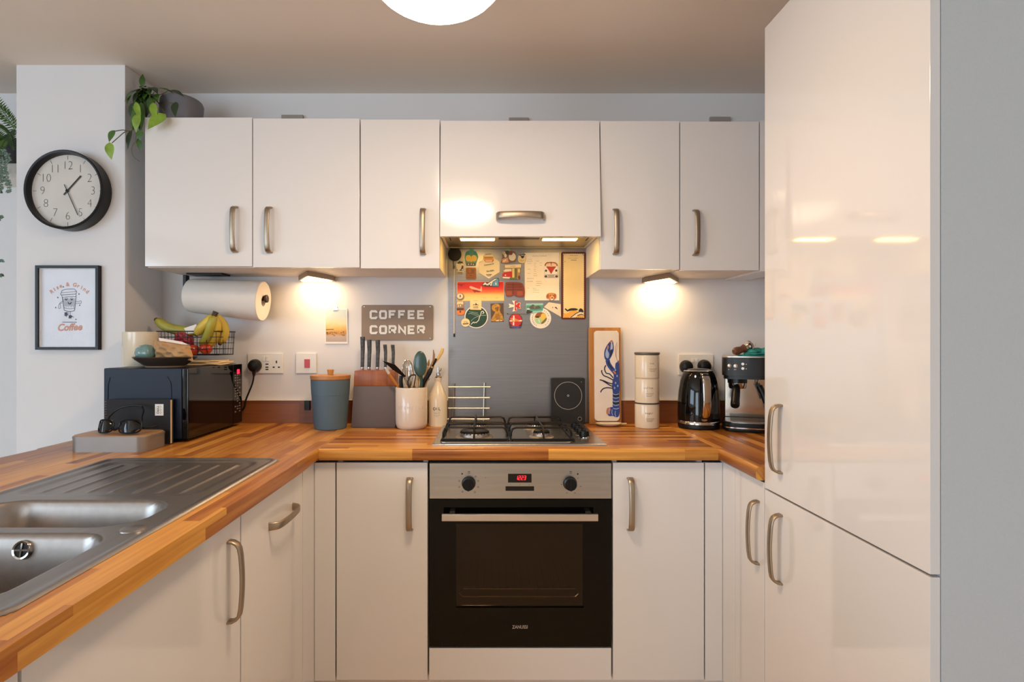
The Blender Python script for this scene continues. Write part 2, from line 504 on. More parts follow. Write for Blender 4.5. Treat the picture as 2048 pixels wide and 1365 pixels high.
wt = thing('worktop', 'continuous wood-block worktop in mixed brown staves running round three sides', 'worktop')
xs = [OX, PX1 + .001, SX0 + .012, SX1 - .012, LXE]; ys = [Y(.22), SY0 + .012, SY1 - .012, WF, PY - .001, -.0005]
m = cells(MB(), xs, ys, lambda i, j: not (i == 2 and j == 1) and not (i == 0 and j == 4), UND, TOP)
nose(m, lambda c: (abs(c.x - LXE) < 1e-4 or abs(c.x - OX) < 1e-4) and c.y < WF + 1e-4)
part(wt, 'board', m, M['topy'], label='peninsula length of the worktop holding the sink')
m = cells(MB(), [LXE, RXE], [WF, -.0005], lambda i, j: True, UND, TOP); nose(m, lambda c: abs(c.y - WF) < 1e-4)
part(wt, 'board', m, M['topx'], label='back length of the worktop holding the hob')
m = cells(MB(), [RXE, RX - .002], [Y(1.578), WF, -.0005], lambda i, j: True, UND, TOP); nose(m, lambda c: abs(c.x - RXE) < 1e-4 and c.y < WF + 1e-4)
part(wt, 'board', m, M['topy'], label='short right length of the worktop')

SPX0, SPX1 = X(897, DW), X(1177, DW)
UT = Z(801, DW)
for x0, x1, lb in ((PX1 + .002, SPX0 - .001, 'long wooden upstand strip along the wall left of the steel splashback'), (SPX1 + .001, RX - .002, 'wooden upstand strip along the wall right of the steel splashback')):
    m = MB().box(x0, x1, -.014, .0003, TOP, UT, .001); m.m(1).box(x0, x1, -.016, .0003, UT, UT + .003)
    single('worktop_upstand', m, [M['upst'], M['cream']], lb, 'upstand', 'wooden upstands behind the worktop')


def carcass(root, x0, x1, y0, y1, z0=.15, z1=UND - .002, t=.016, back=True, top=False):
    m = MB(); m.box(x0, x1, y0, y1, z0, z0 + t)
    m.box(x0, x0 + t, y0, y1, z0 + t, z1); m.box(x1 - t, x1, y0, y1, z0 + t, z1)
    if top: m.box(x0 + t, x1 - t, y0, y1, z1 - t, z1)
    return m


def base_back(px0, px1, hx, label):
    x0, x1 = X(px0, 1.855) + .0015, X(px1, 1.855) - .0015
    t = thing('base_cabinet', label, 'cabinet', ((x0 + x1) / 2, DF, .15), group='base cabinets')
    part(t, 'carcass', carcass(t, x0, x1, DF + .021, -.02), M['carc'])
    m = MB().box(x0, x1, DF, DF + .018, .153, Z(926, 1.855), .0015); d = part(t, 'door', m, M['gloss'])
    handle(d, (X(hx, 1.835), DF, (Z(959, 1.84) + Z(1063, 1.84)) / 2), L=Z(959, 1.84) - Z(1063, 1.84))


base_back(672, 856, 818, 'white gloss base cabinet left of the oven, handle at its right edge')
base_back(1225, 1409, 1263, 'white gloss base cabinet right of the oven, handle at its left edge')
# corner posts
m = MB().box(LDX + .001, X(671, 1.855) - .001, DF, DF + .018, .15, Z(926, 1.855), .001); m.box(LDX - .018, LDX, Y(1.742), DF + .018, .15, .866, .001)
single('corner_post', m, M['gloss'], 'white angled filler post in the left inner corner below the worktop', 'filler panel', 'corner filler posts')
m = MB().box(X(1410, 1.855) + .001, RDX - .001, DF, DF + .018, .15, Z(926, 1.855), .001); m.box(RDX, RDX + .018, Y(1.765), DF + .018, .15, .866, .001)
single('corner_post', m, M['gloss'], 'white angled filler post in the right inner corner below the worktop', 'filler panel', 'corner filler posts')
# panel under the oven
m = MB().box(X(858, 1.855) + .0005, X(1223, 1.855) - .0005, DF, DF + .018, .153, Z(1297, 1.855), .0015)
single('oven_plinth_panel', m, M['gloss'], 'plain white panel directly below the oven', 'panel')


def base_left(d0, d1, label, hd, hz, horiz=False, L=.172, name='base_cabinet', cat='cabinet'):
    t = thing(name, label, cat, (LDX, Y((d0 + d1) / 2), .15), group='base cabinets' if name == 'base_cabinet' else None)
    y0, y1 = Y(d0) + .0015, Y(d1) - .0015
    m = MB(); xx = LDX - .021; xb = SX0 - .02
    m.box(xb, xx, y0, y1, .15, .166); m.box(xb, xx, y0, y0 + .012, .166, UND - .002); m.box(xb, xx, y1 - .012, y1, .166, UND - .002)
    part(t, 'carcass', m, M['carc'])
    m = MB().box(LDX - .018, LDX, y0, y1, .153, .866, .0015); d = part(t, 'door', m, M['gloss'])
    if hd: handle(d, (LDX, Y(hd), hz), '+x', False, L) if not horiz else hhandle(d, (LDX, Y(hd), hz), L)


def hhandle(door, c, L):
    m = MB(); m.mt = Matrix.Translation(c) @ Matrix.Rotation(R(90), 4, 'Z') @ Matrix.Rotation(R(90), 4, 'Y')
    bow(m, L); part(door, 'handle', m, M['nick'], sharp=50)


base_left(.690, 1.304, 'white gloss sink cabinet with an upright handle under the sink', 1.243, .733, L=.175)
base_left(1.306, 1.740, 'narrow white appliance door with a sideways handle, left of the corner', 1.56, .779, True, .178, 'integrated_dishwasher', 'dishwasher')
base_left(.28, .688, 'white base cabinet at the near end of the peninsula, just a corner showing', None, 0)
m = MB().box(OX + .03, OX + .048, Y(.28), PY - .004, .0, UND - .001)
single('peninsula_back_panel', m, M['carc'], 'white back panel of the peninsula below the worktop', 'panel')

# right leg: narrow base unit, then the tall housing
TD0, TD1 = .985, 1.575
t = thing('base_cabinet', 'narrow white base cabinet between the right corner and the tall cabinet', 'cabinet', (RDX, Y(1.67), .15), group='base cabinets')
m = MB(); m.box(RDX + .021, RX - .01, Y(1.580), Y(1.592), .15, UND - .002); m.box(RDX + .021, RX - .01, Y(1.75), Y(1.762), .15, UND - .002); m.box(RDX + .021, RX - .01, Y(1.592), Y(1.75), .15, .166)
part(t, 'carcass', m, M['carc'])
m = MB().box(RDX, RDX + .018, Y(1.578), Y(1.763), .153, .866, .0015); d = part(t, 'door', m, M['tallgloss'])
handle(d, (RDX, Y(1.612), .717), '-x', L=.176)
t = thing('tall_cabinet', 'tall white gloss cabinet with two stacked doors at the right', 'cabinet', (RDX, Y(1.28), 0))
TT = Z(57, TD1)
m = MB(); m.box(RDX + .021, RX - .002, Y(TD1 - .016), Y(TD1), .001, TT - .002); m.box(RDX + .021, RX - .002, Y(TD0 + .022), Y(TD1 - .016), .13, .146); m.box(RDX + .021, RX - .002, Y(TD0 + .022), Y(TD1 - .016), TT - .02, TT - .002); m.box(RX - .02, RX - .002, Y(TD0 + .022), Y(TD1 - .016), .146, TT - .02)
part(t, 'carcass', m, M['carc'])
m = MB().box(RDX + .0195, RX - .002, Y(TD0), Y(TD0 + .02), .001, TT, .001); part(t, 'end_panel', m, M['panel'], label='pale grey end panel')
m = MB().box(RDX, RDX + .018, Y(TD0 - .0), Y(TD1 - .001), .8535, TT, .0012); d = part(t, 'door', m, M['tallgloss'], label='tall upper door')
handle(d, (RDX, Y(1.487), 1.003), '-x', L=.176)
m = MB().box(RDX, RDX + .018, Y(TD0 - .0), Y(TD1 - .001), .153, .8485, .0012); d = part(t, 'door', m, M['tallgloss'], label='lower door')
handle(d, (RDX, Y(1.487), .715), '-x', L=.178)
# plinth
m = MB(); m.box(LDX - .05, RDX + .05, DF + .04, DF + .056, 0, .149); m.box(LDX - .066, LDX - .05, Y(.3), DF + .04, 0, .149); m.box(RDX + .05, RDX + .066, Y(TD0 + .03), DF + .04, 0, .128)
struct('trim_1', m, M['gloss'])

# ================================================================== wall units
WD = 2.115; WY = Y(WD)


def wallcab(label, doors, z_under, carc_px=None):
    """doors: (px0, px1, y_top, y_bottom, handle_px, h_top, h_bottom)"""
    x0, x1 = X(doors[0][0], WD), X(doors[-1][1], WD); zt = Z(doors[0][2], WD)
    t = thing('wall_cabinet', label, 'cabinet', ((x0 + x1) / 2, WY, z_under), group='wall cabinets over the worktop')
    m = MB(); yb = .0004; yf = WY + .0205; k = .018
    m.box(x0 + .001, x1 - .001, yf, yb, z_under, z_under + k, .0006); m.box(x0 + .001, x1 - .001, yf, yb, zt - .022, zt - .003)
    for a, b in ((x0 + .001, x0 + k), (x1 - k, x1 - .001)): m.box(a, b, yf, yb, z_under + k, zt - .022)
    m.box(x0 + k, x1 - k, -.02, -.008, z_under + k, zt - .022)
    part(t, 'carcass', m, M['carc'])
    for p0, p1, yt, yb_, hx, ht, hb in doors:
        m = MB().box(X(p0, WD) + .0016, X(p1, WD) - .0016, WY, WY + .018, Z(yb_, WD), Z(yt, WD), .0014)
        d = part(t, 'door', m, M['gloss'])
        handle(d, (X(hx, WD - .02), WY, (Z(ht, WD - .02) + Z(hb, WD - .02)) / 2), L=Z(ht, WD - .02) - Z(hb, WD - .02))


ZU = Z(536, WD)
wallcab('wide white two-door wall cabinet at the left end, plant on top', [(289, 505, 235, 533, 466, 412, 503), (505, 720, 237, 535, 535, 413, 504)], ZU + .003)
wallcab('narrow white wall cabinet directly left of the cooker hood', [(720.3, 880, 239, 537, 845, 416, 507)], ZU)
wallcab('narrow white wall cabinet directly right of the cooker hood', [(1200, 1359.7, 242, 539, 1233, 417, 507)], ZU - .004)
wallcab('narrow white wall cabinet nearest the tall cabinet', [(1360, 1519, 243, 541, 1394, 419, 509)], ZU - .006)
m = MB().box(X(1520.5, WD), X(1575, WD), WY + .001, WY + .019, Z(543, WD), Z(241, WD), .001); m.box(X(1520.5, WD), X(1575, WD), WY + .019, .0003, Z(543, WD), Z(543, WD) + .012)
single('filler_panel', m, M['gloss'], 'thin white filler strip between the last wall cabinet and tall cabinet', 'filler panel')
for i, (a, b, yt, lb) in enumerate(((563, 606, 230, 'small grey wall bracket above the second cabinet door from the left'), (1018, 1057, 235.5, 'small grey wall bracket above the cooker hood'), (1420, 1461, 234, 'small grey wall bracket above the rightmost wall cabinet'))):
    d = 2.425
    m = MB().box(X(a, d), X(b, d), -.013, .0003, Z(240, WD) + .004, Z(yt, d), .001); m.box(X(a, d) + .005, X(b, d) - .005, -.05, -.013, Z(240, WD) + .004, Z(240, WD) + .007)
    single('cabinet_bracket', m, C('bracket', (158, 150, 142), .6), lb, 'bracket', 'brackets above the wall cabinets')

# hood cabinet: flap door standing slightly open at the bottom
x0, x1 = X(880.5, WD), X(1199.5, WD); zt, zb = Z(242, WD), Z(474, 2.09)
HB = zb + .012
t = thing('cooker_hood', 'built-in cooker hood behind a white flap door above the hob', 'cooker hood', ((x0 + x1) / 2, WY, HB))
m = MB(); m.box(x0 + .001, x1 - .001, WY + .022, .0004, zt - .02, zt - .003); m.box(x0 + .0005, x0 + .012, WY + .03, .0004, HB, zt - .02); m.box(x1 - .012, x1 - .0005, WY + .03, .0004, HB, zt - .02)
part(t, 'carcass', m, M['carc'])
hd = MB(); ang = math.degrees(math.atan2(.029, zt - zb))
hd.mt = Matrix.Translation(((x0 + x1) / 2, WY + .018, zt)) @ Matrix.Rotation(R(-ang), 4, 'X')
hd.box(x0 - (x0 + x1) / 2 + .0012, x1 - (x0 + x1) / 2 - .0012, -.018, 0, -(zt - zb) / math.cos(R(ang)), 0, .0014)
d = part(t, 'door', hd, M['gloss'])
m = MB(); m.mt = Matrix.Translation((X(1041, 2.07), Y(2.083), Z(432, 2.07))) @ Matrix.Rotation(R(-ang), 4, 'X') @ Matrix.Rotation(R(90), 4, 'Y')
bow(m, .172, .027, .032); part(d, 'handle', m, M['nick'], sharp=50)
ybk = Y(2.395)
m = MB(); m.box(x0 + .013, x1 - .013, WY + .024, -.004, HB, HB + .012, .001); m.box(x0 + .013, x1 - .013, -.045, -.004, HB - .003, HB, .001)
m.m(1).box(X(997, 2.2), X(1078, 2.2), WY + .05, WY + .09, HB - .0012, HB + .001)
m.m(2); m.box(x0 + .03, x0 + .034, WY + .04, WY + .12, HB - .001, HB + .001); m.box(x1 - .034, x1 - .03, WY + .04, WY + .12, HB - .001, HB + .001)
part(t, 'underside', m, [C('hood_steel', (186, 176, 150), .38, metal=1), M['black'], M['dark']])
for a, b in ((919, 991), (1084, 1156)):
    m = MB().box(X(a, 2.18) - .002, X(b, 2.18) + .002, WY + .048, WY + .10, HB - .0035, HB + .001, .001); m.m(1).box(X(a, 2.18) + .004, X(b, 2.18) - .004, WY + .053, WY + .095, HB - .0055, HB - .003)
    part(t, 'lamp', m, [C('hood_rim', (210, 190, 130), .4, metal=1), M['hoodled']])

# under-cabinet lights: flat triangular wedges
for pts, lb in (((597, 614, 667), 'triangular under-cabinet light left of the hood, glowing on the wall'), ((1357, 1341, 1287), 'triangular under-cabinet light right of the hood, glowing on the wall')):
    a, b, c = X(pts[0], 2.40), X(pts[1], 2.22), X(pts[2], 2.40)
    zt_ = (ZU + .003 if pts[0] < 900 else ZU - .005)
    t = thing('cabinet_spotlight', lb, 'light', ((a + c) / 2, Y(2.33), zt_ - .02), group='under-cabinet lights')
    pl = [(a, Y(2.425)), (a, Y(2.40)), (b, Y(2.225)), (c, Y(2.385)), (c, Y(2.425))]
    if a > c: pl = pl[::-1]
    m = MB().slab(pl, zt_ - .020, zt_ - .0003, 0); part(t, 'housing', m, M['nick'])
    cx, cy = sum(p[0] for p in pl) / 5, sum(p[1] for p in pl) / 5
    m = MB().slab([(cx + (x - cx) * .84, cy + (y - cy) * .84) for x, y in pl], zt_ - .0215, zt_ - .0195); part(t, 'diffuser', m, M['led'])

# pendant ceiling lamp with a flattened globe shade
LD = 1.27; lc = (X(873, LD), Y(LD), LZ)
t = thing('ceiling_lamp', 'round white globe-shaped ceiling lamp, brightly lit, cut by the top of the photo', 'ceiling lamp', lc)
m = MB().lathe([(0, CEIL - .0003), (.055, CEIL - .0003), (.05, CEIL - .02), (.012, CEIL - .025), (.012, lc[2] + .122), (.045, lc[2] + .121), (.045, lc[2] + .108), (0, lc[2] + .108)], 32, (lc[0], lc[1], 0)); part(t, 'ceiling_rose', m, M['white'])
m = MB().ball(lc, (.168, .168, .116), 56, 28)
for q in m.bm.faces:
    z = q.calc_center_median().z; q.material_index = 2 if z > lc[2] + .03 else 1 if z > lc[2] - .075 else 0
part(t, 'shade', m, [M['lamp'], M['lampside'], M['white']])

# splashback
m = MB().box(SPX0, SPX1, -.010, .0003, TOP + .0005, Z(497, DW), .0008)
single('splashback', m, M['splash'], 'brushed steel splashback panel behind the hob, magnets on its upper half', 'splashback')

# ================================================================== oven
d0 = 1.855; ox0, ox1 = X(858.5, d0), X(1223, d0); oz1, oz0, ozf = Z(927, d0), Z(1294, d0), Z(999, d0)
t = thing('oven', 'built-in black glass oven with a steel control panel under the hob', 'oven', ((ox0 + ox1) / 2, DF, oz0))
m = MB(); m.box(ox0 + .012, ox1 - .012, DF + .34, DF + .35, oz0 + .02, oz1 - .02); m.box(ox0 + .012, ox0 + .03, DF + .03, DF + .34, oz0 + .02, oz1 - .02); m.box(ox1 - .03, ox1 - .012, DF + .03, DF + .34, oz0 + .02, oz1 - .02)
m.box(ox0 + .03, ox1 - .03, DF + .03, DF + .34, oz0 + .02, oz0 + .05); m.box(ox0 + .03, ox1 - .03, DF + .03, DF + .34, oz1 - .13, oz1 - .1)
part(t, 'cavity', m, C('cavity', (120, 92, 66), .5))
m = MB().box(ox0 + .001, ox1 - .001, DF - .002, DF + .02, ozf + .002, oz1, .001); m.m(1).box(ox0 + .001, ox1 - .001, DF + .002, DF + .02, oz1, oz1 + .005)
cpm = m
m = cpm; m.mt = Matrix.Translation((0, DF - .0026, 0)); m.m(2)
def zo(x, y): return X(840 + x / 3.4125, d0), Z(910 + y / 3.4125, d0)
for x, y in ((268, 179), (268, 220), (397, 179), (397, 220), (380, 148), (290, 252), (375, 255)): u, v = zo(x, y); m.rib([(u - .0022, v - .002), (u + .0022, v - .002), (u + .0022, v + .002), (u - .0022, v + .002)], .0006, closed=True)
for x, y in ((288, 130), (1076, 131), (448, 156)): u, v = zo(x, y); m.flat(ell(u, v, .0026 if x != 448 else .001, n=14))
for x, y in ((335, 120), (1028, 120)): u, v = zo(x, y); m.rib([(u - .003, v - .0035), (u + .003, v - .0035), (u + .003, v + .0035), (u - .003, v + .0035)], .0006, closed=True); m.rib([(u - .002, v), (u + .002, v)], .0006); m.rib([(u - .002, v + .002), (u + .002, v + .002)], .0006)
for x, y, a in ((965, 202, 0), (1095, 216, 0), (1002, 260, 0), (1057, 260, 0), (1078, 160, 40)): u, v = zo(x, y); c_, s_ = .0024 * math.cos(R(a)), .0024 * math.sin(R(a)); m.rib([(u - c_, v - s_), (u + c_, v + s_)], .001)
for x in (620, 680, 742): u, v = zo(x, 205); m.flat(ell(u, v, .0008, n=8))
cp = part(t, 'control_panel', m, [M['steel'], M['blackm'], M['dark']], label='brushed steel control panel')
wpx0, wpx1, wpy0, wpy1 = 912, 1167, 1048, 1216
ix0, ix1, iz1, iz0 = X(wpx0, d0), X(wpx1, d0), Z(wpy0, d0), Z(wpy1, d0)
m = cells(MB(), [ox0 + .001, ix0, ix1, ox1 - .001], [oz0, iz0, iz1, ozf], lambda i, j: not (i == 1 and j == 1), 0, .02)
m.bm.transform(Matrix.Translation((0, DF + .018, 0)) @ Matrix.Rotation(R(90), 4, 'X'))
od = part(t, 'door', m, C('oven_black', (7, 6, 6), .07, spec=.22), label='black glass drop-down door')
m = MB().box(ix0 - .001, ix1 + .001, DF + .004, DF + .008, iz0 - .001, iz1 + .001); part(od, 'window', m, M['ovglass'])
m = MB(); zs = Z(1193, 1.9); 
m.tube([(ix0 + .02, DF + .05, zs + .022), (ix1 - .02, DF + .05, zs + .022)], .0028, 8); m.tube([(ix0 + .02, DF + .05, zs - .004), (ix1 - .02, DF + .05, zs - .004)], .0028, 8)
for s_ in (ix0 + .02, ix1 - .02):
    k = -1 if s_ < 0 else 1
    m.tube(curve([(s_, DF + .05, zs + .022), (s_ + k * .012, DF + .05, zs + .009), (s_, DF + .05, zs - .004)], 5), .0024, 8)
for k in range(14):
    xx = ix0 + .04 + (ix1 - ix0 - .08) * k / 13; m.tube([(xx, DF + .05, zs + .022), (xx, DF + .3, zs + .022)], .0016, 6)
part(t, 'shelf_rack', m, M['chrome'])
m = MB(); hz = Z(1035, d0 - .04); m.box(X(884, d0 - .035), X(1195, d0 - .035), DF - .048, DF - .036, hz - .011, hz + .011, .0015)
for a in (X(905, d0), X(1175, d0)): m.box(a - .008, a + .008, DF - .037, DF - .001, hz - .008, hz + .008)
part(od, 'handle', m, C('alu', (212, 204, 194), .32, metal=1))
m = MB().wtext('ZANUSSI', .0155, X(1040, d0), Z(1254.5, d0), 0, sx=.82, bold=.012); m.bm.transform(Matrix.Translation((0, DF - .0024, 0)))
part(od, 'lettering', m, C('ovprint', (168, 158, 150), .5))
for cx in (937, 1141):
    m = MB(); m.at((X(cx, 1.84), DF - .002, Z(969, 1.84)), (90, 0, 0)); m.lathe([(0, 0), (.0225, 0), (.0225, .004), (.0205, .005), (.0195, .024), (.018, .026), (0, .026)], 32); m.box(-.0035, .0035, -.019, .019, .025, .030, .001)
    part(cp, 'knob', m, M['blackm'])
m = MB().flat(rrect(X(1016, d0), X(1063, d0), Z(965.5, d0), Z(948, d0), .0008), 0); m.flat(rrect(X(1011, d0), X(1068, d0), Z(982, d0), Z(973, d0), .0008), 0)
m.bm.transform(Matrix.Translation((0, DF - .0026, 0))); ds = part(cp, 'display', m, M['blackg'])
# seven-segment digits
SEG = {'1': 'bc', '2': 'abged', '3': 'abgcd'}
m = MB(); w_, h_ = .0062, .0135
for i, ch in enumerate('1223'):
    ux = X(1041.5, d0) + (i - 1.5) * .0088; uz = Z(956, d0)
    sg = {'a': ((-w_ / 2, h_ / 2), (w_ / 2, h_ / 2)), 'g': ((-w_ / 2, 0), (w_ / 2, 0)), 'd': ((-w_ / 2, -h_ / 2), (w_ / 2, -h_ / 2)), 'b': ((w_ / 2, h_ / 2), (w_ / 2, 0)), 'c': ((w_ / 2, 0), (w_ / 2, -h_ / 2)), 'e': ((-w_ / 2, 0), (-w_ / 2, -h_ / 2)), 'f': ((-w_ / 2, h_ / 2), (-w_ / 2, 0))}
    for q in SEG[ch]:
        (a, b), (c, e) = sg[q]; m.rib([(ux + a * .9 + b * .12, uz + b * .94), (ux + c * .9 + e * .12, uz + e * .94)], .0021)
m.bm.transform(Matrix.Translation((0, DF - .0031, 0))); part(ds, 'digits', m, C('reddigit', (255, 40, 50), .5, emit=1.7, ecol=(255, 30, 45)), label='glowing red digits 1223')
# ================================================================== hob
hx0, hx1 = -.186, .397; hy0, hy1 = Y(1.895), Y(2.385)
t = thing('gas_hob', 'four-burner stainless gas hob with black pan supports set into the worktop', 'hob', ((hx0 + hx1) / 2, (hy0 + hy1) / 2, TOP))
m = MB(); m.slab([(hx0, hy0), (hx1, hy0), (hx1, hy1), (hx0, hy1)], TOP, TOP + .006, .0045)
m.slab(rrect(hx0 + .022, hx0 + .47, hy0 + .028, hy1 - .02, .02), TOP + .005, TOP + .008, .0015)
part(t, 'plate', m, M['steel'])
BUR = ((X(949, 2.03), Y(2.035), .050), (X(1083, 2.03), Y(2.035), .027), (X(957, 2.22), Y(2.235), .036), (X(1071, 2.22), Y(2.235), .036))
for bx, by, br in BUR:
    m = MB(); m.lathe([(0, 0), (br + .018, 0), (br + .014, .003), (br + .004, .004), (br + .002, .013), (br, .016), (0, .016)], 32, (bx, by, TOP + .008))
    b = part(t, 'burner', m, C('burner_alu', (170, 165, 160), .38, metal=1))
    m = MB()
    m.lathe([(0, .016), (br + .001, .016), (br + .001, .021), (br - .004, .024), (0, .025)], 32, (bx, by, TOP + .008))
    for k in range(24): a = 2 * PI * k / 24; m.box(bx + (br + .001) * math.cos(a) - .0015, bx + (br + .001) * math.cos(a) + .0015, by + (br + .001) * math.sin(a) - .0015, by + (br + .001) * math.sin(a) + .0015, TOP + .020, TOP + .025)
    part(b, 'burner_cap', m, M['blackm'])
for sx0, sx1, fx in ((-.158, .069, X(949, 2.03)), (.080, .293, X(1083, 2.03))):
    m = MB(); z0 = TOP + .012; z1 = TOP + .045; ya, yb = Y(1.945), Y(2.34); r = .0039
    m.tube([(sx0, ya, z0), (sx1, ya, z0), (sx1, yb, z0), (sx0, yb, z0)], r, 8, closed=True)
    for yy in (Y(2.0), Y(2.12), Y(2.28)):
        m.tube([(sx0, yy, z0), (sx0 + .001, yy, z1 - .018), (sx0 + .006, yy, z1 - .005), (sx0 + .018, yy, z1), (sx1 - .018, yy, z1), (sx1 - .006, yy, z1 - .005), (sx1 - .001, yy, z1 - .018), (sx1, yy, z0)], r, 8)
    m.tube([(fx, ya, z0), (fx, ya + .012, z1 - .012), (fx, ya + .045, z1 + .006), (fx, yb - .05, z1 + .006), (fx, yb - .015, z1 - .006), (fx, yb, z0)], r * .8, 8)
    for a in (sx0, sx1):
        for b in (ya, yb): m.cyl((a, b, TOP + .0075), (a, b, z0), .005, seg=8)
    part(t, 'pan_support', m, M['blackm'])
for k in range(4):
    dk = 2.03 + .068 * k
    m = MB().lathe([(0, 0), (.0215, 0), (.0215, .003), (.0185, .005), (.0175, .02), (.016, .022), (0, .022)], 28, (.343, Y(dk), TOP + .006)); m.box(.339, .347, Y(dk) - .017, Y(dk) + .017, TOP + .027, TOP + .034, .0015)
    m.m(1).lathe([(.0215, .0005), (.0235, .0005), (.0232, .003), (.0212, .003)], 28, (.343, Y(dk), TOP + .006))
    part(t, 'knob', m, [M['blackm'], M['chrome']])

# ================================================================== sink
def sdr(x, y, x0, x1, y0, y1, r):
    cx, cy = (x0 + x1) / 2, (y0 + y1) / 2; qx = abs(x - cx) - (x1 - x0) / 2 + r; qy = abs(y - cy) - (y1 - y0) / 2 + r
    return math.hypot(max(qx, 0), max(qy, 0)) + min(max(qx, qy), 0) - r


def sst(a, b, x):
    k = min(1, max(0, (x - a) / (b - a))); return k * k * (3 - 2 * k)


t = thing('kitchen_sink', 'stainless one-and-a-half bowl sink with a ridged drainer let into the peninsula', 'sink', ((SX0 + SX1) / 2, (SY0 + SY1) / 2, TOP))
HBW = (-1.062, -.672, Y(1.062), Y(1.238)); MBW = (-1.085, -.668, Y(.745), Y(1.022))
DRN = (-1.085, -.655, Y(1.275), Y(1.655))


def sink_h(x, y):
    h = TOP + .0042
    e = sdr(x, y, SX0, SX1, SY0, SY1, .045)
    h -= .0035 * sst(-.006, .0, e)
    h -= .003 * sst(-.012, -.024, e)
    b = sdr(x, y, *HBW, .075); h -= .125 * sst(.004, -.034, b)
    b = sdr(x, y, *MBW, .06); h -= .165 * sst(.004, -.036, b)
    b = sdr(x, y, *DRN, .05)
    k = sst(.0, -.02, b); h -= .0035 * k
    if b < -.03 and y < DRN[3] - .05:
        u = (x - DRN[0]) / (DRN[1] - DRN[0]) * 8
        h += .0026 * math.exp(-((u - round(u)) / .10) ** 2) * sst(-.03, -.05, b) * (1 if .5 < u < 7.5 else 0)
    return h


m = MB(); NX, NY = 150, 250; g = []
for j in range(NY + 1):
    y = SY0 + (SY1 - SY0) * j / NY; row = []
    for i in range(NX + 1):
        x = SX0 + (SX1 - SX0) * i / NX
        row.append(m.v((x, y, sink_h(x, y))) if sdr(x, y, SX0, SX1, SY0, SY1, .045) < .004 else None)
    g.append(row)
for j in range(NY):
    for i in range(NX):
        q = [g[j][i], g[j][i + 1], g[j + 1][i + 1], g[j + 1][i]]
        if None not in q: m.f(q)
part(t, 'basin', m, M['sinkst'], sharp=89)
oc = Vector((X(44, 1.012), MBW[3] - .0085, Z(1103, 1.008)))
m = MB().at(oc, (78, 0, 0)); m.lathe([(.0118, .0026), (.0125, .0045), (.0155, .005), (.0165, .003), (.017, -.004)], 28); m.m(1).lathe([(0, .0025), (.012, .0025)], 24); m.m(0); m.box(-.012, .012, -.0014, .0014, .002, .0045); m.box(-.0014, .0014, -.012, .012, .002, .0045)
part(t, 'overflow', m, [M['chrome'], M['black']])
m = MB().lathe([(0, .0045), (.016, .0042), (.021, .003), (.0225, .001), (.0225, -.001)], 28, (X(266, 1.048), Y(1.047), TOP + .0005 + .0)); part(t, 'hole_cover', m, M['sinkst'])

# ================================================================== microwave and what stands round it
mx0, mx1, my0, my1, mz0, mz1 = -1.321, -1.030, Y(1.955), Y(2.385), TOP + .012, Z(737, 1.955)
t = thing('microwave', 'black microwave oven standing in the left corner on the worktop', 'microwave', ((mx0 + mx1) / 2, (my0 + my1) / 2, TOP))
m = MB().box(mx0, mx1 - .022, my0, my1, mz0, mz1, .004)
for a in (mx0 + .03, mx1 - .05):
    for b in (my0 + .04, my1 - .04): m.lathe([(0, 0), (.012, 0), (.014, .0125), (0, .0125)], 14, (a, b, TOP))
def mside(px, py): return (X(px, 1.955), Z(py, 1.955))
o = [mside(216, 812), mside(216, 775), mside(219, 762), mside(230, 753), mside(325, 753), mside(336, 758), mside(342, 770), mside(343, 812)]
o = [(p.x, p.y) for p in curve(o, 4)]
m.bm.verts.ensure_lookup_table(); m.mt = Matrix.Translation((0, my0 - .0002, 0)); m.rib(o, .0026, .0012); m.rib(o, .0014, .0018)
part(t, 'body', m, M['navy'], label='black metal casing, blue daylight put into its colour')
m = MB().box(mx1 - .0215, mx1, my0 + .001, my1 - .085, mz0, mz1 - .001, .003); dr = part(t, 'door', m, M['blackg'], label='black glass door')
m = MB().box(mx1 - .0215, mx1, my1 - .0845, my1, mz0, mz1 - .001, .003); cp = part(t, 'control_panel', m, M['blackg'])
m = MB().box(mx1 - .0002, mx1 + .0006, Y(2.335), Y(2.358), Z(748, 2.35), Z(739, 2.35)); part(cp, 'display', m, C('mwred', (255, 40, 60), .5, emit=2.2, ecol=(255, 30, 60)), label='small glowing red display')
m = MB()
rng = random.Random(3)
for k in range(15):
    z = Z(752 + k * 5.2, 2.33)
    for j in range(3):
        if rng.random() < .8: m.box(mx1 - .0002, mx1 + .0005, Y(2.314 + .02 * j), Y(2.326 + .02 * j), z, z + .003 + .0025 * rng.random())
part(cp, 'keys', m, C('keyprint', (120, 116, 112), .6))

# notebooks leaning on the microwave side
t = thing('notebook', 'black spiral notebook with a small white label, front of the two by the microwave', 'notebook', (0, Y(1.925), TOP), group='notebooks leaning on the microwave')
nx0, nx1, nz = X(207, 1.915), X(336, 1.915), Z(800, 1.915)
m = MB().box(nx0, nx1, Y(1.928), Y(1.9295), TOP, nz, .0004); m.box(nx0, nx1 + .002, Y(1.938), Y(1.9395), TOP, nz, .0004); part(t, 'cover', m, C('nbcover', (18, 16, 19), .7))
m = MB().box(nx0 + .004, nx1 + .001, Y(1.9297), Y(1.9378), TOP + .002, nz - .003); part(t, 'pages', m, C('pages', (226, 200, 160), .8))
m = MB()
for k in range(17):
    zz = TOP + .008 + (nz - TOP - .016) * k / 16
    m.tube([(nx0 - .003 + .0075 * math.cos(a), Y(1.934) + .0075 * math.sin(a), zz) for a in [2 * PI * i / 12 for i in range(12)]], .0009, 5, closed=True)
part(t, 'spiral_binding', m, M['chrome'], label='wire spiral along the left edge')
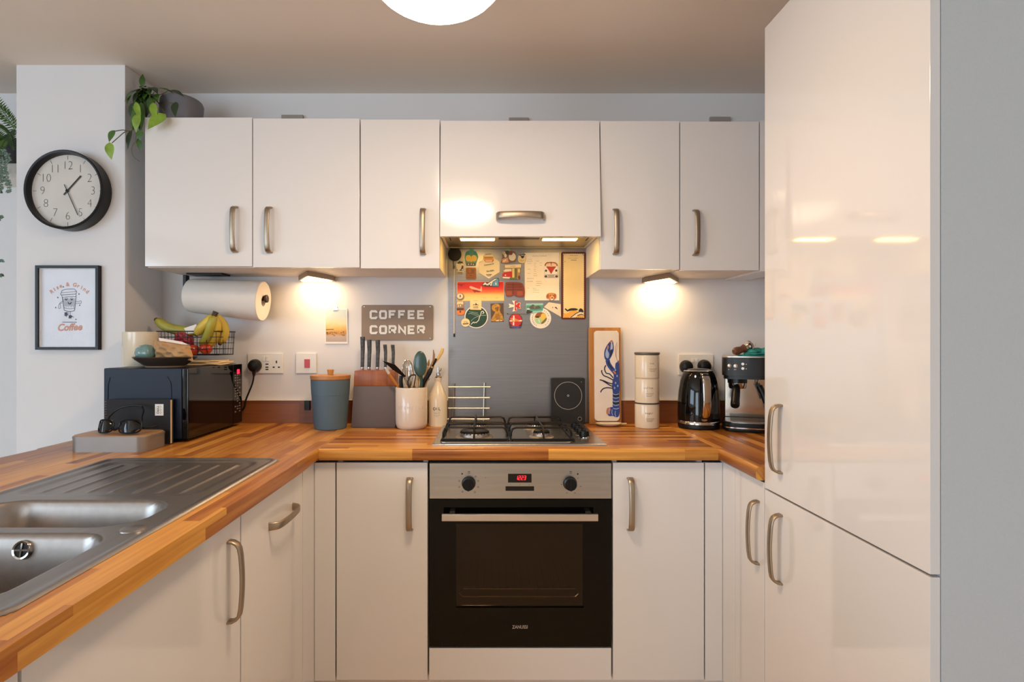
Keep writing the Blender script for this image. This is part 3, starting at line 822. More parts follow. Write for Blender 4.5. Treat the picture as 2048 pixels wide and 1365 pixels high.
m = MB().box(X(309, 1.925), X(326, 1.925), Y(1.9276), Y(1.9281), Z(832, 1.925), Z(809, 1.925)); m.m(1)
m.text('TYPO', .0108, Matrix.Translation((X(314.5, 1.925), Y(1.9275), Z(820.5, 1.925))) @ Matrix.Rotation(R(90), 4, 'X') @ Matrix.Rotation(R(-90), 4, 'Z'), bold=.02)
for k in range(7): m.box(X(319, 1.925), X(321 + (k % 2) * 1.5, 1.925), Y(1.9274), Y(1.9277), Z(812 + k * 2.6, 1.925) - .001, Z(812 + k * 2.6, 1.925))
part(t, 'sticker', m, [M['paper'], M['dark']], label='white sticker reading TYPO')
t = thing('notebook', 'dark green notebook squeezed between the spiral notebook and the microwave', 'notebook', (0, Y(1.945), TOP), group='notebooks leaning on the microwave')
m = MB().box(nx0 + .01, X(345, 1.945), Y(1.9402), Y(1.9417), TOP, nz - .002, .0004); m.box(nx0 + .01, X(345, 1.945), Y(1.9492), Y(1.9507), TOP, nz - .002, .0004); part(t, 'cover', m, C('nbgreen', (36, 42, 30), .6))
m = MB().box(nx0 + .014, X(345, 1.945) - .003, Y(1.9418), Y(1.9491), TOP + .002, nz - .005); part(t, 'pages', m, C('pages2', (190, 176, 140), .8))

# tin with a wooden lid
bx0, bx1, by0, by1 = X(137, 1.79), X(333, 1.91), Y(1.785), Y(1.9235)
t = thing('lidded_tin', 'low rounded grey metal tin with a tan lid at the left worktop edge', 'tin', ((bx0 + bx1) / 2, (by0 + by1) / 2, TOP))
bz = Z(873, 1.79)
m = MB().slab(rrect(bx0, bx1, by0, by1, .032), TOP, bz - .009, 0); m.slab(rrect(bx0 - .001, bx1 + .001, by0 - .001, by1 + .001, .033), bz - .009, bz - .002, .0015)
part(t, 'base', m, C('tin', (148, 142, 136), .42, metal=.55))
m = MB().slab(rrect(bx0 + .003, bx1 - .003, by0 + .003, by1 - .003, .03), bz - .0021, bz + .001, .001); part(t, 'lid', m, grain('tan_lid', (168, 128, 92), (186, 146, 106), 0, 40))

# sunglasses on the tin
t = thing('sunglasses', 'black wrap-around sunglasses lying on the lid of the grey tin', 'sunglasses', (X(245, 1.83), Y(1.83), bz + .001))
def lens(m, px0, px1, py0, py1, d):
    x0, x1, z0, z1 = X(px0, d), X(px1, d), Z(py1, d), Z(py0, d); g = []
    for j in range(7):
        row = []
        for i in range(11):
            u, v = i / 10 * 2 - 1, j / 6 * 2 - 1
            k = 1 - .16 * v * v if abs(u) < .99 else 1
            hw = math.sqrt(max(0, 1 - abs(v) ** 3 * .55)); hh = math.sqrt(max(0, 1 - abs(u) ** 3.2 * .75))
            row.append(m.v(((x0 + x1) / 2 + u * hw * (x1 - x0) / 2, Y(d) - .012 * (1 - u * u) + .006 * v, (z0 + z1) / 2 + v * hh * (z1 - z0) / 2)))
        g.append(row)
    for j in range(6):
        for i in range(10): m.f([g[j][i], g[j][i + 1], g[j + 1][i + 1], g[j + 1][i]])
    return g
fr = MB()
for nm, a in (('lens', (198, 227, 839.5, 865, 1.822)), ('lens', (238, 284, 840, 866, 1.815))):
    m = MB(); g = lens(m, *a); part(t, nm, m, M['blackg'], sharp=80)
    x0, x1, z0, z1 = X(a[0], a[4]), X(a[1], a[4]), Z(a[3], a[4]), Z(a[2], a[4])
    pts = []
    for k in range(28):
        an = 2 * PI * k / 28; c_, s_ = math.cos(an), math.sin(an); e = lambda q: math.copysign(abs(q) ** .62, q)
        u, v = e(c_), e(s_); pts.append(((x0 + x1) / 2 + u * (x1 - x0) / 2 * .98, Y(a[4]) - .012 * (1 - u * u) + .006 * v + .001, (z0 + z1) / 2 + v * (z1 - z0) / 2 * .97))
    fr.tube(pts, .0026, 6, closed=True)
fr.tube(curve([(X(226, 1.82), Y(1.818), Z(856, 1.82)), (X(232, 1.82), Y(1.812), Z(860, 1.82)), (X(240, 1.82), Y(1.813), Z(856, 1.82))], 5), .003, 6)
part(t, 'frame', fr, M['blackm'])
m = MB().tube(curve([(X(199, 1.83), Y(1.826), Z(858, 1.83)), (X(212, 1.86), Y(1.86), Z(848, 1.86)), (X(222, 1.89), Y(1.885), Z(832, 1.89)), (X(240, 1.9), Y(1.898), Z(817, 1.9)), (X(268, 1.9), Y(1.902), Z(811, 1.9)), (X(284, 1.9), Y(1.902), Z(813, 1.9))], 6), [.003] * 25 + [.0022] * 6, 7); part(t, 'temple', m, M['blackm'])
m = MB().tube(curve([(X(283, 1.82), Y(1.822), Z(858, 1.82)), (X(284, 1.86), Y(1.86), Z(836, 1.86)), (X(287, 1.89), Y(1.89), Z(822, 1.89)), (X(284, 1.905), Y(1.904), Z(814, 1.9))], 6), .003, 7); m.tube(curve([(X(286, 1.82), Y(1.822), Z(857, 1.82)), (X(296, 1.84), Y(1.85), Z(856, 1.85)), (X(306, 1.86), Y(1.88), Z(853, 1.88))], 5), .0028, 7); part(t, 'temple', m, M['blackm'])

# things on top of the microwave
jx, jy, jr = -1.303, Y(2.135), .060
m = MB().lathe([(0, 0), (jr - .002, 0), (jr, .003), (jr, Z(664, 2.1) - mz1 - .002), (jr - .002, Z(664, 2.1) - mz1), (jr - .005, Z(664, 2.1) - mz1 - .002), (jr - .005, .006), (0, .006)], 40, (jx, jy, mz1))
single('cream_pot', m, M['cream'], 'plain tall cream ceramic pot at the left end of the microwave top', 'pot')
pc = (-1.165, Y(2.055)); 
m = MB().lathe([(0, 0), (.062, 0), (.064, .004), (.100, .030), (.1045, .036), (.1035, .0375), (.098, .034), (.060, .009), (0, .008)], 44, (*pc, mz1)); m.m(1).lathe([(0, -.0004), (.0625, -.0004), (.0655, .0035), (.066, .006), (.064, .005)], 44, (*pc, mz1 + .0005))
single('shallow_dish', m, [C('dish', (58, 50, 44), .3, coat=.3), C('dishfoot', (160, 128, 96), .5)], 'dark brown shallow flared dish on the microwave holding a paper bag', 'dish')
m = MB(); n = 24
prof = [(.0, .0), (.018, .001), (.030, .010), (.034, .024), (.030, .040), (.018, .052), (0, .056)]
rings = []
for r, z in prof:
    rings.append([m.v((-1.226 + r * (1 + .07 * math.cos(7 * 2 * PI * k / 28)) * math.cos(2 * PI * k / 28), Y(2.04) + r * (1 + .07 * math.cos(7 * 2 * PI * k / 28)) * math.sin(2 * PI * k / 28), mz1 + .026 + z)) for k in range(28)])
for a, b in zip(rings, rings[1:]):
    for k in range(28): m.f([a[k], a[(k + 1) % 28], b[(k + 1) % 28], b[k]])
single('teal_bowl', m, C('teal', (112, 146, 144), .25, coat=.4), 'small rounded teal-grey ribbed pot lying in the dark dish', 'pot', sharp=60)

# brown paper bag: crumpled, rounded sack
def crumple(m, quad, thick, nu, nv, amp, seed, d, bulge):
    """puffed sheet bag between four picture-measured corners; quad order: top-left, top-right, bottom-right, bottom-left"""
    rg = random.Random(seed)
    a, b, c, e = [Vector((X(p[0], d), 0, Z(p[1], d))) for p in quad]; F_, B_ = [], []
    ph = [rg.uniform(0, 6.28) for _ in range(8)]
    for side, G in ((-1, F_), (1, B_)):
        for j in range(nv + 1):
            row = []
            for i in range(nu + 1):
                u, v = i / nu, j / nv
                p = (a * (1 - u) + b * u) * (1 - v) + (e * (1 - u) + c * u) * v
                k = (math.sin(PI * min(1, max(0, u))) ** .5) * (math.sin(PI * v) ** .45 if 0 < v < 1 else 0)
                w = amp * (math.sin(9 * u + 5 * v + ph[0]) + .8 * math.sin(17 * u - 11 * v + ph[1]) + .5 * math.sin(23 * v + 6 * u + ph[2]) + .5 * abs(math.sin(13 * u + 15 * v + ph[3])))
                on = 0 < i < nu and 0 < j < nv
                y = side * (thick * k + (w if on else 0))
                if not on:
                    y = 0; p = p + Vector((0, 0, .0025 * math.sin(14 * u + ph[4]) + .002 * math.sin(31 * u + ph[5])))
                row.append((p.x, Y(d) + y + bulge * v, p.z))
            G.append(row)
    for G in (F_, B_):
        vv = [[m.v(p) for p in r] for r in G]
        for j in range(nv):
            for i in range(nu): m.f([vv[j][i], vv[j][i + 1], vv[j + 1][i + 1], vv[j + 1][i]])
    bmesh.ops.remove_doubles(m.bm, verts=m.bm.verts[:], dist=1e-5)
    return m
m = crumple(MB(), [(306, 680), (378, 690), (389, 722), (316, 718)], .028, 36, 22, .0045, 5, 2.045, -.005)
t = thing('paper_bag', 'crumpled brown paper bag resting in the dark dish on the microwave', 'bag', (X(348, 2.045), Y(2.045), Z(722, 2.045)))
part(t, 'bag', m, mat('kraft', (186, 146, 100), .75, var=.12, bump=.4, bs=50), sharp=60)
m = MB(); q = [(X(316, 2.03), Z(676, 2.03)), (X(340, 2.03), Z(680, 2.03)), (X(362, 2.03), Z(684, 2.03)), (X(376, 2.03), Z(690, 2.03)), (X(362, 2.03), Z(689, 2.03)), (X(338, 2.03), Z(685, 2.03)), (X(317, 2.03), Z(682, 2.03))]
m.mt = Matrix.Translation((0, Y(2.036), 0)); m.prism(q, 0, .002); part(t, 'liner', m, C('liner', (232, 214, 196), .35), label='pale film lining showing at the top of the bag')

# folded cloths beneath the basket
def cloth(m, x0, x1, y0, y1, z0, layers, seed, th=.006):
    rg = random.Random(seed)
    for L in range(layers):
        ox, oy, sc = rg.uniform(-.008, .008), rg.uniform(-.008, .008), 1 - .06 * L
        cx, cy = (x0 + x1) / 2 + ox, (y0 + y1) / 2 + oy; ph = [rg.uniform(0, 6.28) for _ in range(4)]; N = 26; top, bot = [], []
        for i in range(N):
            a = 2 * PI * i / N; e = lambda q: math.copysign(abs(q) ** .6, q)
            wv = 1 + .05 * math.sin(3 * a + ph[0]) + .04 * math.sin(7 * a + ph[1])
            x = cx + e(math.cos(a)) * (x1 - x0) / 2 * sc * wv; y = cy + e(math.sin(a)) * (y1 - y0) / 2 * sc * wv
            zz = z0 + L * th + th * .45 + .0016 * math.sin(5 * a + ph[2])
            bot.append((x, y, zz))
        m.tube(bot, th * .48, 7, closed=True)
        m.slab([(p[0], p[1]) for p in bot], z0 + L * th + th * .1, z0 + L * th + th * .85)
    return m
m = cloth(MB(), -1.205, -1.035, Y(2.19), Y(2.345), mz1 + .001, 3, 4)
single('folded_cloths', m, mat('cloth', (214, 190, 150), .9, var=.1, bump=.3, bs=120), 'crumpled beige cloths under the wire fruit basket', 'cloth', sharp=70)

# wire fruit basket
KX0, KX1, KY0, KY1 = X(309, 2.20), X(437, 2.20), Y(2.205), Y(2.355); KZ0, KZ1 = Z(711, 2.205), Z(663, 2.20)
t = thing('fruit_basket', 'black wire fruit basket on the microwave filled with bananas and tomatoes', 'basket', ((KX0 + KX1) / 2, (KY0 + KY1) / 2, KZ0))
m = MB()
for z, r in ((KZ1, .0022), (KZ1 - .022, .0012), (KZ0 + .024, .0012), (KZ0 + .001, .0018), (KZ1 - .045, .0012)):
    k = .006 * (KZ1 - z) / (KZ1 - KZ0); m.tube([(x, y, z) for x, y in rrect(KX0 + k, KX1 - k, KY0 + k, KY1 - k, .012, 4)], r, 6, closed=True)
part(t, 'rim', m, M['blackm'])
m = MB(); k = .006
for i in range(7):
    x = KX0 + .012 + (KX1 - KX0 - .024) * i / 6
    m.tube([(x, KY0, KZ1), (x, KY0 + k, KZ0), (x, KY1 - k, KZ0), (x, KY1, KZ1)], .0012, 6)
for i in range(6):
    y = KY0 + .015 + (KY1 - KY0 - .03) * i / 5
    m.tube([(KX0, y, KZ1), (KX0 + k, y, KZ0), (KX1 - k, y, KZ0), (KX1, y, KZ1)], .0012, 6)
part(t, 'wires', m, M['blackm'])

ban = mat('banana', (206, 178, 70), .45, var=.15, vs=14); bgr = mat('banana_green', (168, 160, 62), .45, var=.15, vs=14); btip = C('banana_tip', (70, 52, 34), .7)
def banana(m, pts, r, i0=0):
    P = curve(pts, 6); n = len(P); rs = [r * min(1, .30 + 1.9 * math.sin(PI * (.06 + .88 * k / (n - 1))) ** .8 * .62) for k in range(n)]
    m.m(i0).tube(P, rs, 6); m.m(1).tube([P[-1], P[-1] + (P[-1] - P[-2]).normalized() * .009], [rs[-1] * .9, rs[-1] * .6], 6)
    return m
dB = 2.28
def pb(px, py, d=dB): return (X(px, d), Y(d), Z(py, d))
m = banana(MB(), [pb(392, 664, 2.26), pb(365, 662, 2.27), pb(335, 655, 2.28), pb(314, 641, 2.29)], .020)
single('banana', m, [bgr, btip], 'single greenish banana lying along the back of the fruit basket', 'banana', sharp=70)
t = thing('banana_bunch', 'bunch of bananas hanging stem-up at the right end of the fruit basket', 'banana', pb(425, 690))
for lst, mm in (([pb(427, 634, 2.205), pb(414, 645, 2.2), pb(402, 656, 2.2), pb(394, 668, 2.215)], ban), ([pb(428, 634, 2.205), pb(422, 650, 2.195), pb(415, 672, 2.215), pb(404, 689, 2.24)], bgr), ([pb(429, 634, 2.21), pb(433, 652, 2.215), pb(430, 672, 2.23), pb(418, 692, 2.25)], ban), ([pb(430, 634, 2.215), pb(444, 646, 2.235), pb(450, 664, 2.25), pb(441, 686, 2.265)], ban)):
    m = banana(MB(), lst, .0185); part(t, 'banana', m, [mm, btip], sharp=70)
m = MB().tube([pb(427, 636, 2.206), pb(429, 630, 2.207), pb(432, 624, 2.208)], [.0125, .010, .0115], 8); part(t, 'stem', m, btip)
tom = mat('tomato', (196, 62, 30), .25, var=.2, coat=.4)
for px, py, lb in ((386, 700, 'red-orange tomato near the middle of the wire basket'), (412, 698, 'red-orange tomato near the right end of the wire basket')):
    m = MB(); c = pb(px, py, 2.235); r = .0245; m.lathe([(0, -r * .86), (r * .5, -r * .8), (r * .9, -r * .4), (r, 0), (r * .92, r * .4), (r * .6, r * .74), (r * .25, r * .82), (0, r * .72)], 24, c)
    m.m(1)
    for k in range(5): a = 2 * PI * k / 5; m.leaf((c[0], c[1], c[2] + r * .75), (c[0] + .012 * math.cos(a), c[1] + .012 * math.sin(a), c[2] + r * .82), .005, (0, 0, 1))
    single('tomato', m, [tom, M['dgreen']], lb, 'tomato', 'tomatoes in the fruit basket')
m = crumple(MB(), [(352, 662), (384, 664), (389, 690), (346, 690)], .022, 22, 14, .003, 11, 2.262, 0)
single('net_bag', m, mat('netbag', (176, 48, 62), .3, var=.35, vs=60, coat=.3), 'shiny red-pink net bag of fruit in the basket behind the paper bag', 'bag', sharp=60)
m = MB(); m.mt = Matrix.Translation((0, Y(2.218), 0)); m.prism([(X(369, 2.22), Z(657, 2.22)), (X(393, 2.22), Z(649, 2.22)), (X(397, 2.22), Z(660, 2.22)), (X(400, 2.22), Z(666, 2.22)), (X(374, 2.22), Z(668, 2.22))], 0, .0015)
single('price_card', m, M['paper'], 'blank white paper tag stuck among the bananas in the basket', 'tag')

# kitchen roll on its holder under the wall unit
t = thing('kitchen_roll_holder', 'black under-cabinet kitchen roll holder with a dark round end knob', 'holder', (X(400, 2.27), Y(2.27), ZU - .02))
rd_ = 2.335; ry = Y(rd_); rz0, rz1 = Z(591, rd_), Z(603, rd_); rx0, rx1 = X(377, rd_), X(527, rd_)
m = MB().box(X(375, 2.3), X(446, 2.3), ry - .045, ry + .03, ZU - .004, ZU + .0025, .001); m.box(rx0 - .016, rx0 - .003, ry - .014, ry + .014, rz0 - .012, ZU - .002, .001); part(t, 'bracket', m, M['black'])
m = MB().tube([(rx0 - .010, ry, rz0 + .001), (rx1 + .004, ry, rz1 + .010)], .009, 12);
m.tube([(rx1 + .003, ry, rz1 + .010), (rx1 + .008, ry, rz1 + .010), (rx1 + .016, ry, rz1 + .0105), (rx1 + .018, ry, rz1 + .0105)], [.009, .016, .016, .012], 18); part(t, 'rod', m, C('holderbronze', (60, 48, 38), .4, metal=.6))
rl = Vector((rx1 - rx0, 0, rz1 - rz0)); L = rl.length; ra = math.degrees(math.atan2(rl.z, rl.x))
m = MB(); m.mt = Matrix.Translation((rx0, ry, rz0)) @ Matrix.Rotation(R(-ra), 4, 'Y') @ Matrix.Rotation(R(90), 4, 'Y')
m.lathe([(.0215, .001), (.057, .001), (.066, .008), (.0705, .03), (.077, L * .6), (.0815, L - .012), (.0815, L - .003), (.079, L), (.0215, L), (.0215, .001)], 48)
single('kitchen_roll', m, mat('tissue', (226, 220, 212), .9, var=.015, bump=.25, bs=140), 'white roll of kitchen paper hanging under the left wall cabinet', 'kitchen roll')

# ================================================================== pier: clock and framed print
d = 2.13; cc = (X(125.5, d), Z(378.5, d)); r = 79.5 * d / F; yw = PY - .0002
t = thing('wall_clock', 'round black-rimmed wall clock with thin numerals on the pier', 'clock', (cc[0], PY, cc[1] - r))
def disk(m, prof, seg=56): m.mt = Matrix.Translation((cc[0], PY, cc[1])) @ Matrix.Rotation(R(90), 4, 'X'); return m.lathe(prof, seg)
dp = PY - Y(d)
part(t, 'case', disk(MB(), [(0, 0), (r - .001, 0), (r, .002), (r, dp - .002), (r - .003, dp), (r - .009, dp - .001), (r - .012, dp - .022), (r - .012, dp - .028), (0, dp - .030)]), M['blackm'])
rf = r - .0122; yf = dp - .026
m = disk(MB(), [(0, yf), (rf, yf)]); m.m(1); m.mt = Matrix.Translation((cc[0], PY - yf - .0006, cc[1]))
for k in range(1, 13):
    a = R(90 - 30 * k); m.wtext(str(k), .046, rf * .70 * math.cos(a), rf * .70 * math.sin(a), 0, bold=-.026, sx=.92)
    m.rib([(rf * .87 * math.cos(a), rf * .87 * math.sin(a)), (rf * .975 * math.cos(a), rf * .975 * math.sin(a))], .0014)
part(t, 'face', m, [C('face', (214, 208, 200), .6), C('numer', (70, 66, 64), .6)])
def hand(nm, deg, ln, tail, wd, w):
    m = MB(); m.mt = Matrix.Translation((cc[0], PY - yf - w, cc[1])); a = R(90 - deg); c_, s_ = math.cos(a), math.sin(a)
    m.rib([(-tail * c_, -tail * s_), (ln * c_, ln * s_)], wd); m.flat(ell(0, 0, .006)); part(t, nm, m, M['dark'])
hand('hour_hand', 42, rf * .56, rf * .15, .0055, .003); hand('minute_hand', 156, rf * .74, rf * .19, .0032, .005)
part(t, 'glass', disk(MB(), [(0, dp - .012), (rf + .0005, dp - .012)]), M['glass'])

d = 2.165; fx0, fx1, fz1, fz0 = X(70, d), X(196, d), Z(531, d), Z(700, d)
t = thing('framed_print', 'black-framed coffee cup print hanging on the pier below the clock', 'picture', ((fx0 + fx1) / 2, PY, fz0))
m = cells(MB(), [fx0, fx0 + .0105, fx1 - .0105, fx1], [fz0, fz0 + .0105, fz1 - .0105, fz1], lambda i, j: not (i == 1 and j == 1), 0, .0205)
m.bm.transform(Matrix.Translation((0, PY + .0003, 0)) @ Matrix.Rotation(R(90), 4, 'X')); part(t, 'frame', m, M['blackm'])
m = cells(MB(), [fx0 + .0105, fx0 + .013, fx1 - .013, fx1 - .0105], [fz0 + .0105, fz0 + .013, fz1 - .013, fz1 - .0105], lambda i, j: not (i == 1 and j == 1), 0, .013)
m.bm.transform(Matrix.Translation((0, PY, 0)) @ Matrix.Rotation(R(90), 4, 'X')); part(t, 'inner_border', m, M['paper'])
def po(pts): return [(X(50 + x / 6.5, d), Z(510 + y / 6.5, d)) for x, y in pts]
m = MB(); m.mt = Matrix.Translation((0, PY, 0)); m.flat([(fx0 + .012, fz0 + .012), (fx1 - .012, fz0 + .012), (fx1 - .012, fz1 - .012), (fx0 + .012, fz1 - .012)], .004)
m.m(1)
def ln(pts, w=1.0, closed=False): m.rib(po(pts), w * .0014, .0046, closed)
def cv2(pts, n=5, closed=False): return [(p.x, p.y) for p in curve(pts and [(a, b, 0) for a, b in pts], n, closed)]
ln(cv2([(440, 462), (480, 446), (560, 440), (608, 444), (616, 462)]), 1.3); ln([(440, 462), (432, 492), (424, 496), (426, 518)], 1.3); ln([(616, 462), (632, 466), (634, 484), (624, 496), (626, 506)], 1.3)
ln(cv2([(426, 518), (480, 516), (560, 510), (626, 506)]), 1.5); ln(cv2([(434, 490), (500, 484), (560, 478), (628, 474)]), 1.0); ln([(440, 524), (470, 718)], 1.4); ln([(628, 514), (606, 722)], 1.4); ln(cv2([(470, 718), (520, 732), (570, 732), (606, 722)]), 1.5)
ln(cv2([(444, 552), (500, 542), (560, 540), (622, 538)]), 1.1); ln(cv2([(466, 686), (520, 698), (570, 698), (612, 688)]), 1.1)
for k in range(16): x = 452 + k * 10.5; ln([(x, 556 + 10 * math.sin(k)), (x + 4 + (8 - k) * .8, 672 + 12 * math.sin(k * 2))], .55)
for x in (498, 572): ln(cv2([(x - 16, 566), (x - 4, 584), (x + 14, 570)]), 2.4)
ln(cv2([(520, 612), (532, 632), (552, 632), (564, 612)]), 2.6)
for o in (0, 24): ln(cv2([(446, 600 + o * .8), (416, 622 + o * .5), (398 + o, 660), (396 + o * 1.1, 690)]), 1.0); ln(cv2([(622, 602 + o), (650, 606 + o), (672, 600 + o * .8)]), 1.0)
ln(cv2([(394, 690), (408, 696), (424, 688)]), 1.0); ln(cv2([(668, 600), (684, 594), (696, 612), (684, 630), (668, 622)]), 1.1)
ln([(530, 734), (530, 786)], 1); ln([(552, 734), (550, 786)], 1)
ln([(506, 732), (512, 748)], 1)
for P in ([(474, 746), (512, 744), (520, 778), (496, 808), (474, 806)], [(530, 786), (560, 782), (596, 808), (592, 824), (528, 826)]): m.flat(po(P), .0047)
m.m(2); m.flat(po([(478, 790), (500, 800), (492, 808), (476, 806)]), .005); m.flat(po([(572, 806), (594, 812), (590, 823), (566, 822)]), .005); m.m(1)
for x, y in ((460, 412), (664, 506), (387, 552), (359, 684), (673, 653), (624, 838)): m.flat([po([(x + 9 * math.cos(a), y + 9 * math.sin(a))])[0] for a in [2 * PI * k / 8 for k in range(8)]], .0046)
ln([(446, 874), (636, 874)], 1.6)
m.m(3)
cx, cy, rr = 540, 700, 330
for i, ch in enumerate('Rise & Grind'):
    a = 90 + 45.5 - 91 * i / 11; u, v = po([(cx + rr * math.cos(R(a)) * .99, cy - rr * math.sin(R(a)) * .97)])[0]
    m.wtext(ch, .0205, u, v, .0046, rot=(a - 90) * .8, bold=.035)
u, v = po([(538, 944)])[0]; m.wtext('Coffee', .0375, u, v, .0046, rot=2, bold=.035, shear=.28, sx=.93)
part(t, 'print', m, [C('printpaper', (226, 228, 236), .8), C('navyink', (44, 48, 70), .8), M['paper'], C('peach', (206, 146, 122), .8)], label='white print reading Rise & Grind Coffee with a drawn paper cup')
m = MB(); m.mt = Matrix.Translation((0, PY, 0)); m.flat([(fx0 + .011, fz0 + .011), (fx1 - .011, fz0 + .011), (fx1 - .011, fz1 - .011), (fx0 + .011, fz1 - .011)], .0135); part(t, 'glass', m, M['glass'])

# ================================================================== plants
def lf(m, b, t, w, d0, d1, nrm=(0, -1, .2), mi=0, cup=.2, droop=.06, o=(200, 130), s=6.5):
    P = lambda q, dd: Vector((X(o[0] + q[0] / s, dd), Y(dd), Z(o[1] + q[1] / s, dd)))
    m.m(mi).leaf(P(b, d0), P(t, d1), 1.22 * w / s * d0 / F, nrm, cup, droop, 8, .72)
t = thing('trailing_plant', 'trailing green plant spilling from a grey pot on the left wall cabinet', 'plant', (-1.245, Y(2.265), Z(235, WD)))
m = MB(); m.at((-1.225, Y(2.262), Z(235, WD) + .0085), (-4, 3, 0)); m.lathe([(0, 0), (.062, 0), (.070, .012), (.078, .06), (.079, .105), (.074, .116), (.070, .114), (.072, .10), (.066, .03), (0, .028)], 36)
m.m(1).lathe([(0, .092), (.071, .096)], 30)
part(t, 'pot', m, [C('greypot', (120, 120, 128), .5), C('soil', (52, 40, 30), .9)], label='dark grey pot')
m = MB(); D = 2.16
for b, tp, w, d0, d1, n, mi in (
    ((545, 285), (556, 115), 60, 2.2, 2.2, (.5, -1, 0), 0), ((570, 300), (320, 480), 100, 2.2, 2.1, (-.3, -1, .6), 2), ((575, 320), (430, 500), 90, 2.2, 2.12, (-.2, -1, .4), 0),
    ((450, 480), (410, 720), 95, 2.15, 2.15, (-.3, -1, 0), 2), ((465, 480), (532, 730), 64, 2.10, 2.09, (.2, -1, .1), 1), ((535, 480), (540, 850), 78, 2.13, 2.12, (.5, -1, 0), 0),
    ((500, 630), (470, 880), 95, 2.09, 2.09, (0, -1, .2), 1), ((510, 500), (415, 850), 80, 2.14, 2.13, (-.4, -1, 0), 0), ((690, 490), (722, 725), 80, 2.10, 2.085, (.2, -1, .1), 1),
    ((855, 640), (620, 840), 150, 2.10, 2.07, (.15, -1, .45), 1), ((735, 300), (965, 372), 62, 2.16, 2.15, (.1, -.6, 1), 0), ((890, 330), (1095, 415), 85, 2.16, 2.14, (.2, -.7, 1), 2),
    ((985, 480), (982, 680), 82, 2.12, 2.10, (0, -1, .1), 2), ((412, 845), (362, 1100), 66, 2.14, 2.14, (-.2, -1, 0), 2), ((522, 850), (525, 985), 84, 2.13, 2.13, (0, -1, 0), 0), ((500, 950), (535, 1125), 60, 2.14, 2.14, (.1, -1, 0), 0),
    ((195, 850), (118, 1005), 90, 2.1, 2.1, (-.2, -1, .2), 0), ((125, 1005), (152, 1235), 96, 2.09, 2.09, (.1, -1, .1), 1), ((640, 290), (750, 380), 90, 2.2, 2.14, (.2, -.5, 1), 2), ((590, 290), (520, 300), 60, 2.2, 2.14, (0, -.5, 1), 2),
    ((620, 480), (600, 690), 90, 2.14, 2.13, (.2, -1, 0), 2), ((515, 600), (525, 870), 84, 2.15, 2.15, (.3, -1, 0), 2), ((660, 420), (560, 520), 80, 2.2, 2.14, (-.2, -.8, .7), 0), ((650, 330), (520, 420), 90, 2.24, 2.16, (-.2, -.6, 1), 2), ((690, 500), (650, 640), 70, 2.15, 2.12, (0, -1, .2), 0), ((480, 560), (450, 760), 70, 2.16, 2.15, (0, -1, 0), 2),
    ((600, 330), (470, 360), 90, 2.2, 2.13, (0, -.7, 1), 0), ((580, 400), (470, 540), 100, 2.18, 2.14, (-.3, -1, .5), 2), ((640, 400), (610, 560), 90, 2.18, 2.12, (.1, -1, .4), 2), ((700, 420), (640, 600), 90, 2.16, 2.11, (.2, -1, .3), 0), ((530, 620), (500, 800), 84, 2.15, 2.13, (0, -1, .1), 0), ((470, 700), (440, 850), 80, 2.14, 2.13, (-.2, -1, .1), 2), ((600, 300), (650, 400), 100, 2.22, 2.15, (0, -.6, 1), 0), ((540, 560), (480, 760), 80, 2.13, 2.12, (-.1, -1, 0), 0), ((430, 360), (350, 520), 80, 2.13, 2.11, (-.4, -1, .3), 0), ((720, 380), (760, 470), 70, 2.18, 2.13, (.2, -1, .5), 0)):
    lf(m, b, tp, w, d0, d1, n, mi)
rl_ = random.Random(21)
for k in range(22):
    bx, by = rl_.uniform(520, 720), rl_.uniform(330, 470); an = R(rl_.uniform(60, 170)); L = rl_.uniform(120, 190)
    lf(m, (bx, by), (bx + L * math.cos(an) * .7, by + L * math.sin(an)), rl_.uniform(60, 88), 2.2, rl_.uniform(2.125, 2.16), (rl_.uniform(-.6, .5), -1, rl_.uniform(-.1, .7)), rl_.choice((0, 0, 2, 2, 2, 1)))
part(t, 'foliage', m, [M['green'], M['lime'], M['dgreen']], sharp=180)
m = MB()
def st(pts, d0, d1, r=.0016):
    n = len(pts); P = [(X(200 + x / 6.5, d0 + (d1 - d0) * k / (n - 1)), Y(d0 + (d1 - d0) * k / (n - 1)), Z(130 + y / 6.5, d0 + (d1 - d0) * k / (n - 1))) for k, (x, y) in enumerate(pts)]
    m.tube(curve(P, 5), r, 6)
st([(700, 420), (560, 470), (480, 640), (420, 850), (300, 845), (195, 862)], 2.24, 2.1); st([(420, 855), (330, 868), (240, 940), (155, 1016)], 2.12, 2.09); st([(470, 880), (460, 980), (415, 1070), (430, 1180), (515, 1255)], 2.13, 2.13, .0012)
st([(690, 430), (600, 460), (560, 560), (540, 850)], 2.24, 2.13); st([(700, 420), (720, 400), (800, 380), (890, 335)], 2.24, 2.16); st([(720, 440), (760, 490), (880, 486), (985, 500)], 2.22, 2.12, .0012); st([(690, 430), (560, 380), (545, 285)], 2.24, 2.2); st([(700, 430), (690, 490)], 2.22, 2.1); st([(720, 430), (800, 560), (855, 640)], 2.22, 2.1)
part(t, 'stems', m, C('stem', (96, 92, 48), .6))

